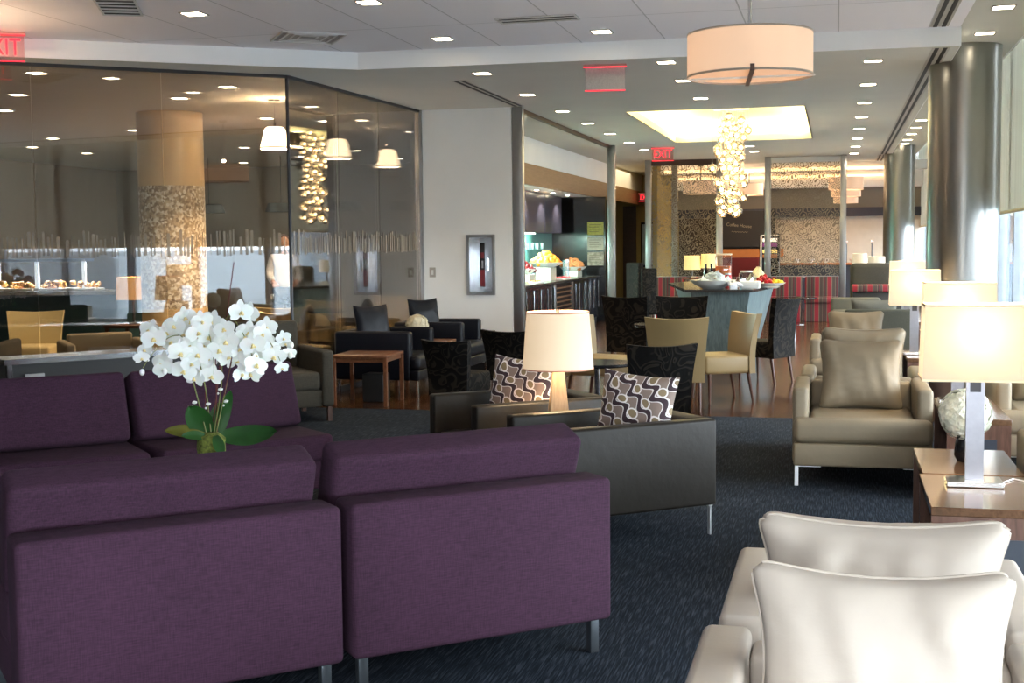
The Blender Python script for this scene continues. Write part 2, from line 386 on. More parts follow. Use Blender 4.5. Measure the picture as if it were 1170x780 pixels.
# ================================================================== SETTING
b = NB(); box(b, -15, 2.0, -4, 11.53, -.1, 0); struct('floor_carpet', b, CARPET)
b = NB(); box(b, -15, 2.0, 11.53, 33, -.1, -.002); struct('floor', b, FLOORW)
b = NB(); box(b, -3000, 3000, -3000, 3000, -9.2, -9); struct('ground_outside', b, plain('tarmac', srgb(92, 106, 114), .8, 0, .2, .02))
# ceilings
b = NB()
prism(b, [(-15, 4.46), (-4.38, 11.6), (1.01, 11.78), (1.01, 16.4), (-15, 16.4)], 3.2, 3.6)
box(b, -15, -2.6, 16.4, 21.6, 3.2, 3.6); box(b, -.4, 1.01, 16.4, 21.6, 3.2, 3.6); box(b, -15, 1.01, 21.6, 33, 3.2, 3.6)
struct('ceiling_lower', b, CEILW)
b = NB(); box(b, -15, 1.01, -4, 11.9, 3.36, 3.5); struct('ceiling', b, CEILT)
b = NB(); box(b, 1.01, 1.6, -4, 33, 3.36, 3.6); struct('ceiling_strip', b, CEILW)
b = NB()   # painted fascia of the lowered ceiling
slab(b, (-15, 4.45), (-4.38, 11.59), .012, 3.198, 3.36); slab(b, (-4.385, 11.59), (1.016, 11.77), .012, 3.198, 3.36); box(b, 1.01, 1.016, 11.77, 33, 3.198, 3.36)
struct('trim_1', b, FASC)
b = NB()   # coffer box
box(b, -2.62, -2.6, 16.38, 21.62, 3.2, 3.58); box(b, -.4, -.38, 16.38, 21.62, 3.2, 3.58); box(b, -2.6, -.4, 16.38, 16.4, 3.2, 3.58); box(b, -2.6, -.4, 21.6, 21.62, 3.2, 3.58)
box(b, -2.62, -.38, 16.38, 21.62, 3.5, 3.52)
struct('trim_2', b, plain('coffer_paint', srgb(245, 236, 190), .7, 0, .01))
b = NB(); box(b, 1.6, 2.05, -4, 33, 3.9, 4.0); box(b, 1.6, 1.62, -4, 33, 3.36, 3.9); struct('ceiling_window_pocket', b, FASC)
# walls
b = NB(); box(b, -4.99, -3.83, 15.3, 15.42, 0, 3.2); struct('wall_white', b, WALLW)
b = NB(); box(b, -4.99, -3.83, 15.285, 15.3, 0, .1); struct('baseboard_white', b, BLACKM)
b = NB(); box(b, -4.995, -4.96, 15.27, 15.3, 0, 3.2); struct('trim_3', b, STEEL)
b = NB(); box(b, -15, 2.05, 33, 33.1, 0, 3.6); struct('wall_far', b, GREYW)
b = NB(); box(b, -15.1, -15, -4, 33, 0, 3.6); struct('wall_left', b, BEIGEW)
b = NB(); box(b, -15, -5.75, 25, 25.1, 0, 3.2); struct('wall_cafe', b, plain('warm_grey_wall', srgb(150, 142, 128), .8, 0, .03, 2))
b = NB(); box(b, -15, -2.5, -4.1, -4, 0, 3.4); box(b, -2.5, 2.05, -4.1, -4, 0, .35); box(b, -2.5, 2.05, -4.1, -4, 3.0, 3.4); struct('wall_rear', b, WALLW)
b = NB()
for x in (-2.47, -1, .5, 1.95): box(b, x-.03, x+.03, -4.08, -4.0, .35, 3.0)
struct('window_1', b, STEEL)
# side windows along the right
b = NB(); box(b, 1.95, 2.05, -4, 33, 0, .25)
struct('wall_right', b, WALLW)
b = NB()
MUL = [-4+1.5*i for i in range(25)]
for y in MUL:
    box(b, 1.93, 2.05, y-.035, y+.035, .25, 3.9); box(b, 1.97, 2.03, y+.06, y+.085, .25, 3.9)
box(b, 1.94, 2.05, -4, 33, .25, .31)
struct('window_2', b, plain('window_frame_metal', srgb(150, 158, 166), .4, .3))
b = NB(); box(b, 2.0, 2.008, -4, 33, .31, 3.9)
struct('window_3', b, CLEAR)
# blinds: one between each pair of columns
def blind(y0, y1, label, zb=1.87):
    t = thing('roller_blind', label, 'blind', (1.88, (y0+y1)/2, 0), 0, 'roller blinds along the windows'); h = (y1-y0)/2
    g = NB(); box(g, -.003, .003, -h, h, zb, 3.78); obj('fabric', g, BLINDM, t)
    g = NB(); box(g, -.014, .014, -h, h, zb-.03, zb+.005, .006); obj('bottom_rail', g, plain('rail_cream', srgb(206, 192, 160), .5), t)
    g = NB(); tube(g, [(0, -h, 3.8), (0, h, 3.8)], .035, 12); obj('roller', g, STEEL, t)
blind(7.6, 12.98, 'cream roller blind beside and in front of the near steel column'); blind(13.0, 19.5, 'cream roller blind just behind the near steel column')
blind(19.52, 25.9, 'cream roller blind seen between the two steel columns'); blind(25.92, 32.5, 'cream roller blind beyond the far steel column')
blind(.5, 7.58, 'cream roller blind outside the view beside the foreground chairs', 1.58); blind(-3.95, .5, 'cream roller blind outside the view behind the camera side', 1.58)
t = thing('roller_blind', 'cream roller blind on the rear window behind the camera', 'blind', (-.3, -3.9, 0), 0, 'roller blinds along the windows')
g = NB(); box(g, -2.2, 2.2, -.003, .003, 1.56, 3.2); obj('fabric', g, BLINDM, t); g = NB(); box(g, -2.2, 2.2, -.012, .012, 1.53, 1.56); obj('bottom_rail', g, MATS['rail_cream'], t)
# columns
for i, (x, y) in enumerate(((1.165, 13.05), (1.16, 26.1))):
    b = NB(); cyl(b, x, y, 0, 3.36, .33 if i == 0 else .29, 64); struct('column_%d' % (i+1), b, COLST, True)
b = NB(); cyl(b, -8.0, 14.6, 0, 3.2, .40, 48); struct('column_3', b, MOSAIC, True)

# glass partition (panes are structure)
K = (-5.18, 11.76)
gp = [(-9.6, 8.08), (-8.4, 9.08), (-6.98, 10.26), (-6.10, 10.99), K, (-5.12, 12.91), (-5.06, 13.99), (-5.0, 15.28)]
for i, (a, c) in enumerate(zip(gp, gp[1:])):
    b = NB(); a_ = Vector(a); c_ = Vector(c); d = (c_-a_).normalized()*.004
    slab(b, a_+d, c_-d, .012, .06, 3.17); struct('window_%d' % (i+4), b, GLASS)
b = NB()
for a, c in ((gp[0], K), (K, gp[-1])): slab(b, a, c, .04, 3.17, 3.2); slab(b, a, c, .04, 0, .06)
cyl(b, K[0], K[1], 0, 3.2, .016, 12)
struct('trim_4', b, DARKMET)
b = NB(); slab(b, gp[0], (-15, 3.56), .1, 0, 3.2); struct('wall_lounge', b, BEIGEW)
# strip of pale half-clear vertical bars at eye level on the glass
b = NB(); random.seed(3)
for a, c in zip(gp[1:], gp[2:]):
    a_ = Vector(a); c_ = Vector(c); L = (c_-a_).length; d = (c_-a_)/L; n = Vector((d.y, -d.x))*.011; s = .01
    while s < L-.03:
        w = random.choice((.008, .014, .02, .028)); h = random.uniform(.0, .1)
        p = a_+d*s+n; q = p+d*w
        slab(b, p, q, .002, 1.47+random.uniform(-.01, .02), 1.62+h); s += w+random.choice((.012, .02, .03, .05))
def mk_bars():
    m = bpy.data.materials.new('half_clear_bars'); m.use_nodes = True; nt = m.node_tree; nt.nodes.clear()
    o = nt.nodes.new('ShaderNodeOutputMaterial'); t = nt.nodes.new('ShaderNodeBsdfTransparent'); d = nt.nodes.new('ShaderNodeBsdfDiffuse')
    d.inputs['Color'].default_value = (*srgb(190, 178, 160), 1); mx = nt.nodes.new('ShaderNodeMixShader'); mx.inputs['Fac'].default_value = .45
    nt.links.new(t.outputs[0], mx.inputs[1]); nt.links.new(d.outputs[0], mx.inputs[2]); nt.links.new(mx.outputs[0], o.inputs['Surface']); return m
o = struct('trim_5', b, mk_bars())

# steel posts and patterned glass screen
def post(x, y, label, w=.12, top=3.2, grp=None):
    g = NB(); box(g, x-w/2, x+w/2, y-.05, y+.05, 0, top, .006, 2)
    return tag(obj('steel_post', g, STEEL), label, 'post', grp)
post(-3.76, 15.36, 'brushed steel post at the right end of the white wall', .13)
post(-3.72, 21.84, 'brushed steel post at the far end of the buffet opening', .13)
post(-3.68, 26, 'leftmost steel post of the patterned glass screens'); post(-2.26, 26, 'steel post behind the chandelier, right edge of left glass screen')
post(-1.32, 26, 'steel post at the left edge of the right patterned glass screen'); post(.12, 26, 'rightmost steel post of the patterned glass screens')
post(-3.32, 27.4, 'dimmer steel post standing behind the left patterned glass screen')
def screen(x0, x1, label, m):
    t = thing('glass_screen', label, 'glass screen', ((x0+x1)/2, 26, 0), 0, 'patterned glass screens'); h = (x1-x0)/2-.065
    g = NB(); box(g, -h, h, -.006, .006, .86, 3.08); obj('pane', g, DAMASK, t, False)
    g = NB(); box(g, -h, h, -.03, .03, 3.08, 3.19); obj('header', g, m, t, False)
    g = NB(); box(g, -h, h, -.02, .02, .84, .87); obj('bottom_rail', g, STEEL, t, False)
screen(-3.68, -2.26, 'etched damask pattern glass screen left of the chandelier, dark header', plain('bronze_header', srgb(70, 48, 38), .4, .3)); screen(-1.32, .12, 'etched damask pattern glass screen at right with bright steel header', STEEL)
b = NB(); box(b, -3.79, -3.74, 15.4, 21.8, 3.15, 3.2); struct('trim_6', b, plain('bronze_track', srgb(80, 66, 50), .4, .5))

# buffet alcove
b = NB(); box(b, -4.66, -4.60, 15.45, 31.8, 2.46, 2.78); struct('trim_7', b, TAUPE)
b = NB(); box(b, -4.75, -4.66, 15.45, 31.8, 2.78, 3.2); box(b, -5.5, -4.66, 17, 25.2, 2.46, 2.5); struct('trim_8', b, WALLW)
b = NB(); box(b, -5.6, -5.5, 16.8, 33, 0, 3.2); slab(b, (-4.98, 15.36), (-5.52, 16.82), .08, 0, 3.2); struct('wall_buffet', b, plain('dark_niche', srgb(70, 74, 80), .5))
b = NB(); box(b, -5.5, -5.49, 17.0, 25.2, .95, 1.75); struct('backsplash_wall', b, TEAL)
# corridor
b = NB(); box(b, -5.5, -3.75, 31.8, 31.9, 0, 3.2); box(b, -3.8, -3.7, 27.5, 31.8, 0, 3.2); struct('wall_corridor', b, OLIVE)
b = NB(); box(b, -5.12, -4.80, 31.72, 31.8, 0, 2.45); struct('door_1', b, wood('dark_door', srgb(50, 36, 26), srgb(66, 48, 34), .4))
t = thing('framed_picture', 'black framed picture with pale blue edge on the olive corridor wall', 'picture', (-4.44, 31.76, 0))
b = NB(); box(b, -.24, .24, -.03, .02, .95, 2.05, .005); obj('frame', b, BLACK, t)
b = NB(); box(b, -.2, .2, -.035, -.03, 1.0, 2.0); obj('print', b, plain('print_blue_grey', srgb(150, 170, 178), .3, 0, .3, 3), t)

# far bar wall and stepped ceiling coves
b = NB(); box(b, -3.7, 1.9, 28.0, 28.5, 3.02, 3.2); box(b, -3.7, 1.9, 30.6, 31.4, 2.78, 3.2); struct('trim_9', b, FASC)
for k, (y, z) in enumerate(((27.98, 3.03), (30.55, 3.0))):
    b = NB(); box(b, -3.6, 1.5, y-.02, y, z, z+.05); tag(obj('cove_light', b, COVE), ['warm lit cove strip under the nearer ceiling step beyond the screens', 'warm lit cove strip under the farther ceiling step beyond the screens'][k], 'light', 'cove lights over the far bar')
b = NB(); box(b, -3.7, 1.95, 31.3, 31.5, 2.3, 2.8); struct('wall_bar_upper', b, GREYW)
b = NB(); box(b, -3.7, 1.95, 31.2, 31.4, 2.12, 2.32); struct('trim_10', b, plain('navy_band', srgb(44, 46, 62), .4))
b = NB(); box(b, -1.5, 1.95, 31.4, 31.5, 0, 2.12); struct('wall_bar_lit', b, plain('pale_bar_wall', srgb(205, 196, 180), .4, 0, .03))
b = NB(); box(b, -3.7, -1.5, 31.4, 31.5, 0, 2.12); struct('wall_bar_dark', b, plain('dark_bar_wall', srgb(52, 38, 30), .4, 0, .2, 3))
t = thing('bar_counter', 'dark bar counter with orange-lit top against the far bar wall', 'counter', (.2, 30.6, 0))
b = NB(); box(b, -1.5, 1.4, -.35, .35, 0, 1.0); obj('body', b, plain('bar_front_blue', srgb(44, 48, 60), .4), t)
b = NB(); box(b, -1.55, 1.45, -.4, .4, 1.0, 1.05, .01); obj('counter_top', b, plain('bar_top_brown', srgb(150, 92, 56), .25), t)

# ================================================================== CEILING FIXTURES
def downlight_proto():
    t = thing('ceiling_light', 'x', 'ceiling light', (0, 0, 0))
    g = NB(); s = .088
    for a in ((-s, -s+.012, -s, s), (s-.012, s, -s, s), (-s, s, -s, -s+.012), (-s, s, s-.012, s)): box(g, *a, -.006, .001)
    obj('frame', g, plain('fixture_trim', srgb(150, 146, 138), .5), t)
    g = NB(); box(g, -.076, .076, -.076, .076, -.003, -.001); obj('lens', g, LIT, t); return t
DP = downlight_proto(); first = [True]
def downlight(x, y, z, label, group, e=14, rz=0):
    if first[0]:
        o = DP; first[0] = False; o.location = (x, y, z); o['label'] = label; o['group'] = group
    else: o = dup(DP, (x, y, z), rz, label, group)
    if e: light('SPOT', 'downlight_lamp', (x, y, z-.02), e*.85, (1, .84, .62), .06, (0, 0, 0), spot=R(110), blend=.8).parent = None
    return o
LOWZ = 3.199
for i in range(8): downlight(.31, 12.5+1.867*i, LOWZ, 'recessed square downlight in the long row left of the black slot', 'downlight row left of the slot')
for i, y in enumerate((12.21, 14.1, 15.99, 17.7, 19.5, 21.35, 23.1)): downlight(-3.34, y, LOWZ, 'recessed square downlight in the row beside the buffet opening', 'downlight row by the buffet')
for x, y, s in ((-1.53, 12.0, 'nearest of three running up to the lit recess'), (-1.53, 13.4, 'middle of three running up to the lit recess'), (-1.53, 15.1, 'closest to the front edge of the lit recess'), (-1.48, 22.9, 'just behind the lit recess'), (-1.48, 24.29, 'between the lit recess and the glass screens')):
    downlight(x, y, LOWZ, 'recessed square downlight, '+s, 'downlights in line with the chandelier')
for y in (10.9, 12.2): downlight(1.25, y, 3.359, 'recessed square downlight in the window strip in front of the near column', 'downlights over the near window strip')
for y in (20.7, 22.0, 23.3, 24.6, 25.6): downlight(1.23, y, 3.359, 'recessed square downlight in the window strip beyond the near column', 'downlights over the far window strip')
for x, y, s in ((-4.86, 9.3, 'beside the slatted grille at left'), (-3.4, 9.25, 'between the square and the long air vent'), (-3.38, 11.05, 'near the angled corner of the fascia'), (-1.97, 11.1, 'close above the white fascia, left of the drum pendant')):
    downlight(x, y, 3.359, 'recessed downlight in the upper ceiling '+s, 'downlights in the upper ceiling')
for x, y in ((-7.31, 10.85), (-8.53, 12.31), (-9.64, 13.64), (-6.12, 12.4), (-7.08, 13.16), (-6.05, 14.45), (-6.07, 16.22), (-6.02, 18.1), (-7.15, 15.57), (-7.54, 17.5), (-11.43, 17.31), (-12.7, 18.66), (-12.67, 20.2), (-8.12, 21.37), (-11.35, 23.6), (-9.6, 16.5), (-9.6, 20), (-8.1, 23.6), (-9.8, 23.6), (-6.6, 21.5)):  # last three are added to throw more light on the cafe wall
    downlight(x, y, LOWZ, 'recessed square downlight over the cafe behind the glass partition', 'cafe downlights behind the glass', 22)
for x in (-4.95,):
    for y in (18.9, 20.2, 21.5, 22.8, 24.1):
        g = NB(); cyl(g, x, y, 2.452, 2.4605, .035, 16); tag(obj('puck_light', g, LIT), 'small round puck light in the soffit over the buffet counter', 'light', 'puck lights over the buffet')
        light('SPOT', 'puck_lamp', (x, y, 2.44), 14, (1, .9, .72), .03, spot=R(120))
# slot diffusers
def slot(name, x, y0, y1, z, label):
    t = thing(name, label, 'air slot', (x, (y0+y1)/2, z)); h = (y1-y0)/2
    g = NB(); box(g, -.075, .075, -h, h, -.004, .0); obj('backing', g, plain('slot_grey', srgb(185, 182, 174), .6), t)
    g = NB(); box(g, -.052, -.018, -h, h, -.007, -.003); box(g, .018, .052, -h, h, -.007, -.003); obj('slit', g, BLACKM, t)
slot('slot_diffuser', .86, 11.85, 25.9, LOWZ, 'long double black air slot running along the lower ceiling by the windows')
slot('slot_diffuser', .83, -3.5, 11.7, 3.359, 'double black air slot in the upper ceiling, top right')
slot('slot_diffuser', .84, 26.1, 31.2, LOWZ, 'short double air slot beyond the glass screens')
slot('slot_diffuser', -3.71, 12.67, 15.2, LOWZ, 'thin double air slot ending at the post by the white wall')
# vents
t = thing('air_vent', 'square four-way air vent in the upper ceiling near the fascia corner', 'air vent', (-4.47, 10.62, 3.358), R(35))
g = NB()
for k in range(4):
    s = .28-.065*k
    for a in ((-s, -s+.018, -s, s), (s-.018, s, -s, s), (-s, s, -s, -s+.018), (-s, s, s-.018, s)): box(g, *a, -.012+.002*k, .001)
obj('louver', g, plain('vent_white', srgb(215, 213, 212), .6), t)
g = NB(); box(g, -.27, .27, -.27, .27, -.003, 0); obj('backing', g, plain('vent_grey', srgb(170, 168, 165), .8), t)  # plain grey sheet behind the louvers
def grille(x, y, w, d, z, rz, label, n):
    t = thing('air_vent', label, 'air vent', (x, y, z), rz)
    g = NB(); box(g, -w/2, w/2, -d/2, d/2, -.003, 0); obj('backing', g, BLACKM, t)
    g = NB()
    for k in range(n+1): yy = -d/2+d*k/n; box(g, -w/2, w/2, yy-.008, yy+.008, -.012, -.002)
    box(g, -w/2, -w/2+.015, -d/2, d/2, -.012, -.002); box(g, w/2-.015, w/2, -d/2, d/2, -.012, -.002)
    obj('slat', g, plain('vent_white', srgb(190, 188, 186), .6), t)
grille(-2.35, 10.3, .66, .22, 3.358, 0, 'long narrow air grille in the upper ceiling above the white wall', 2)
grille(-5.2, 8.75, .3, .9, 3.358, R(25), 'slatted air grille cut by the top edge of the view', 7)
# exit signs
def exit_sign(loc, rz, label, s=1, blank=False, mirror=False):
    t = thing('exit_sign', label, 'exit sign', loc, rz)
    g = NB(); box(g, -.2*s, .2*s, -.04*s, .04*s, -.025*s, 0, .004); obj('housing', g, plain('sign_housing', srgb(190, 150, 140), .4), t)
    if not blank:
        g = NB(); box(g, -.185*s, .185*s, -.004, .004, -.235*s, -.02*s, .002)
        obj('panel', g, mk_glass('sign_glass', (.95, .75, .75), .05, .6) if 'sign_glass' not in bpy.data.materials else bpy.data.materials['sign_glass'], t, False)
    else:
        g = NB(); box(g, -.185*s, .185*s, -.004, .004, -.235*s, -.02*s, .002); obj('panel', g, plain('sign_back_grey', srgb(176, 172, 166), .4, 0, .12, 90), t, False)
    g = NB(); box(g, -.187*s, .187*s, -.006, .006, -.242*s, -.232*s); obj('lit_edge', g, EXITRED, t, False)
    g = NB(); box(g, -.2*s, .2*s, -.042*s, -.03*s, -.03*s, -.022*s); obj('lit_edge', g, EXITRED, t, False)
    if not blank:
        text('lettering', 'EXIT', .2*s, EXITRED, t, (.0, -.008, -.128*s), (PI/2, 0, 0), sx=.78)
    return t
exit_sign((-6.80, 9.60, 3.36), R(30), 'red EXIT sign on the upper ceiling, cut by the left edge of the view')
exit_sign((-2.1, 12.0, 3.2), R(8), 'unlit-looking clear exit sign seen from its blank side, red edges', blank=True)
exit_sign((-2.94, 22.56, 3.2), R(6), 'small glowing EXIT sign with arrow beside the leftmost screen post')
exit_sign((-4.40, 30.6, 2.72), R(6), 'distant red EXIT sign over the olive corridor', .8)
# drum pendant
def drum(loc, d, h, rod, label, m=SHADE_P, name='drum_pendant', e=9, group=None, cross=True):
    t = thing(name, label, 'pendant lamp', loc, R(12), group)
    g = NB(); r = d/2
    lathe(g, [(r, 0), (r, h), (r-.004, h), (r-.004, 0), (r, 0)], 64, cap=False); sh = obj('shade', g, m, t)
    g = NB(); lathe(g, [(r+.002, 0), (r+.002, .012), (r-.006, .012), (r-.006, 0), (r+.002, 0)], 64, cap=False); lathe(g, [(r+.002, h-.01), (r+.002, h), (r-.006, h), (r-.006, h-.01), (r+.002, h-.01)], 64, cap=False)
    obj('rim', g, plain('rim_grey', srgb(170, 160, 148), .5), sh)
    if cross:
        g = NB(); box(g, -r-.01, r+.01, -.008, .008, -.004, .006); obj('cross_bar', g, WHITE, t, rot=(0, 0, R(-12)))
        g = NB(); box(g, -.012, .012, -r-.01, r+.01, -.006, .004); box(g, -.012, .012, -r-.012, -r, -.006, .03); obj('cross_bar', g, LEGW, t, rot=(0, 0, R(-6)))
        g = NB(); lathe(g, [(.001, .012), (r-.01, .012), (r-.01, .016), (.001, .016)], 48); obj('diffuser', g, emit('drum_diffuser', (1, .5, .26), .10, (.7, .5, .36)), t)
    g = NB(); cyl(g, 0, 0, h*.4 if cross else .1, rod, .011, 10); cyl(g, 0, 0, rod-.03, rod, .06, 20); obj('rod', g, CHROME if cross else DARKMET, t)
    if e: light('POINT', 'drum_lamp', (loc[0], loc[1], loc[2]+h+.06), e, (1, .72, .45), .02)
    return t
drum((-.485, 7.5, 2.475), .70, .245, .885, 'large peach drum pendant hanging from a slim rod at top centre-right')
drum((-6.75, 8.55, 2.35), .70, .245, 1.01, 'peach drum pendant over the lounge just left of the view, seen only mirrored', e=20)
for k, (x, y) in enumerate(((-2.75, 27.2), (-1.85, 28.6))):
    drum((x, y, 2.55), .74-.14*k, .26, .6, ['peach drum shade hanging behind the left glass screen', 'smaller peach drum shade hanging behind the chandelier'][k], e=10, cross=False, group='peach shades over the far bar')
t = thing('tiered_pendant', 'three-tier peach drum pendant hanging behind the rightmost screen post', 'pendant lamp', (.18, 28.3, 2.34))
for k, (r, z) in enumerate(((.36, .28), (.31, .14), (.25, 0))):
    g = NB(); lathe(g, [(r, z), (r, z+(.26 if k == 0 else .12)), (r-.006, z+(.26 if k == 0 else .12)), (r-.006, z), (r, z)], 40, cap=False); obj('shade', g, SHADE_P, t)
g = NB(); cyl(g, 0, 0, .1, .86, .01, 8); box(g, -.3, .3, -.008, .008, .1, .11); box(g, -.3, .3, -.008, .008, .3, .31); obj('rod', g, DARKMET, t)
# cafe glass pendants
SP = None
for k, (x, y) in enumerate(((-6.14, 13.58), (-6.08, 15.36), (-6.1, 17.29))):
    lb = ['lit bell-shaped glass pendant lamp nearest the glass partition corner', 'lit bell-shaped glass pendant lamp in the middle of the three cafe pendants', 'lit bell-shaped glass pendant lamp nearest the white wall'][k]
    if SP is None:
        t = SP = thing('bell_pendant', lb, 'pendant lamp', (x, y, 2.64), 0, 'bell pendants in the cafe')
        g = NB(); lathe(g, [(.165, 0), (.163, .03), (.115, .22), (.09, .245), (.02, .25), (.02, .245), (.085, .238), (.11, .215), (.158, .03), (.16, 0), (.165, 0)], 40, cap=False); sh = obj('shade', g, SHADE_G, t)
        g = NB(); lathe(g, [(.168, .01), (.168, .022), (.162, .022), (.162, .01), (.168, .01)], 40, cap=False); obj('band', g, plain('amber_band', srgb(200, 160, 110), .3), sh)
        g = NB(); cyl(g, 0, 0, .25, .56, .004, 8); cyl(g, 0, 0, .25, .30, .014, 12); cyl(g, 0, 0, .545, .56, .07, 24); obj('cord', g, CHROME, t)
    else: dup(SP, (x, y, 2.64), 0, lb)
    light('POINT', 'bell_lamp', (x, y, 2.95), 12, (1, .68, .40), .01); light('POINT', 'bell_lamp_down', (x, y, 2.72), 70, (1, .74, .48), .02)
# dark shades over the far cafe
DS = None
for k, (x, y) in enumerate(((-11.3, 22), (-9.9, 22.1), (-8.55, 22), (-7.55, 22.3))):
    lb = 'dark slate cafe pendant shade, %s' % ['left end of the row behind the pillar', 'second from the pillar', 'behind the middle lit pendant', 'nearest the white wall'][k]
    if DS is None:
        t = DS = thing('dark_pendant', lb, 'pendant lamp', (x, y, 2.18), 0, 'dark pendant shades far in the cafe')
        g = NB(); lathe(g, [(.3, 0), (.24, .16), (.235, .16), (.295, 0), (.3, 0)], 32, cap=False); obj('shade', g, plain('slate_shade', srgb(34, 40, 44), .7), t)
        g = NB(); cyl(g, 0, 0, .15, 1.02, .006, 8); box(g, -.24, .24, -.005, .005, .15, .157); obj('rod', g, DARKMET, t)
    else: dup(DS, (x, y, 2.18), 0, lb)
# chandelier
t = thing('chandelier', 'cascading chandelier of clear glass globes hanging from the lit ceiling recess', 'chandelier', (-1.5, 19.0, 0))
g = NB(); box(g, -.25, .25, -.25, .25, 3.46, 3.5, .004); obj('canopy', g, plain('canopy_metal', srgb(200, 186, 150), .3, .6), t)
random.seed(21)
gm = NB(); ball(gm, (0, 0, 0), .062, 2); cyl(gm, 0, 0, .055, .085, .014, 10)
bmm = NB(); ball(bmm, (0, 0, -.006), .024, 2); 
g0 = b0 = None; cb = NB()
for i in range(72):
    a = i*2.39996; rr = .20*math.sqrt(random.random()); z = 1.93+1.40*(i+.5)/72+random.uniform(-.04, .04)
    if i in (2, 33, 60): rr = .30
    p = (rr*math.cos(a), rr*math.sin(a), z)
    if g0 is None:
        g0 = obj('globe', gm, GLOBE, t, loc=p); b0 = obj('bulb', bmm, BULB, g0)
    else:
        q = g0.copy(); COL.objects.link(q); q.parent = t; q.location = p
        w = b0.copy(); COL.objects.link(w); w.parent = q
    tube(cb, [(p[0], p[1], z+.07), (p[0], p[1], 3.46)], .0015, 4)
obj('wire', cb, CHROME, t)
# cove lighting inside the recess
for x, s in ((-2.5, 1), (-.5, -1)): light('AREA', 'cove_lamp', (x, 19, 3.24), 13, (1, .86, .5), .1, (PI, s*R(25), 0), sy=5.0)
for y, s in ((16.5, -1), (21.5, 1)): light('AREA', 'cove_lamp', (-1.5, y, 3.24), 7, (1, .86, .5), 2.0, (PI+s*R(25), 0, 0), sy=.1)

# ================================================================== SOFAS
def sofa_module(loc, rz, label, w=1.04, group='purple sofa modules'):
    t = thing('sofa_module', label, 'sofa', loc, rz, group); h = w/2-.004
    g = NB(); box(g, -h, h, .425-.18, .425, .135, .675, .022, 4); obj('backrest', g, PURPLE, t)
    g = NB(); box(g, -h+.01, h-.01, -.40, .25, .135, .30, .015, 3); obj('seat_frame', g, PURPLE, t)
    g = NB(); box(g, -h, h, -.425, .242, .30, .455, .03, 4); obj('seat_cushion', g, PURPLE, t)
    g = NB(); M = Matrix.Translation((0, .10, .64)) @ Matrix.Rotation(R(-20), 4, 'X')
    box(g, -h+.01, h-.01, -.08, .08, -.20, .20, .03, 5, M); obj('back_cushion', g, PURPLE, t)
    for sx in (-1, 1):
        for sy in (-1, 1):
            g = NB(); x = sx*(h-.05); y = sy*.36; box(g, x-.018, x+.018, y-.018, y+.018, 0, .155, .003, 2); obj('leg', g, SOFALEG, t)
    return t
TH = R(39.4); cu, su = math.cos(TH), math.sin(TH)
def UN(u, n): return (u*cu-n*su, u*su+n*cu)
for bx, by, an, lb, w_ in ((-1.195, 4.39, 41.4, 'purple upholstered sofa section seen from behind, right-hand one', 1.04), (-1.985, 3.665, 43.2, 'purple upholstered sofa section seen from behind, cut by the left edge', 1.05)):
    sofa_module((bx-.425*math.sin(R(an)), by+.425*math.cos(R(an)), 0), R(an)+PI, lb, w_)
sofa_module((-3.50, 6.90, 0), R(49.5), 'darker purple sofa section facing the camera, directly behind the orchid')
sofa_module((-4.23, 6.13, 0), R(44), 'darker purple sofa section facing the camera at the left edge', 1.06)
# low table with orchid
t = thing('coffee_table', 'low dark coffee table between the purple sofas under the orchid', 'table', (*UN(.85, 6.0), 0), TH)
g = NB(); box(g, -.4, .75, -.25, .25, .39, .43, .005); obj('table_top', g, LEGW, t)
for sx in (-.36, .71):
    for sy in (-.21, .21): g = NB(); box(g, sx-.02, sx+.02, sy-.02, sy+.02, 0, .39); obj('leg', g, DARKMET, t)
CTZ = .43

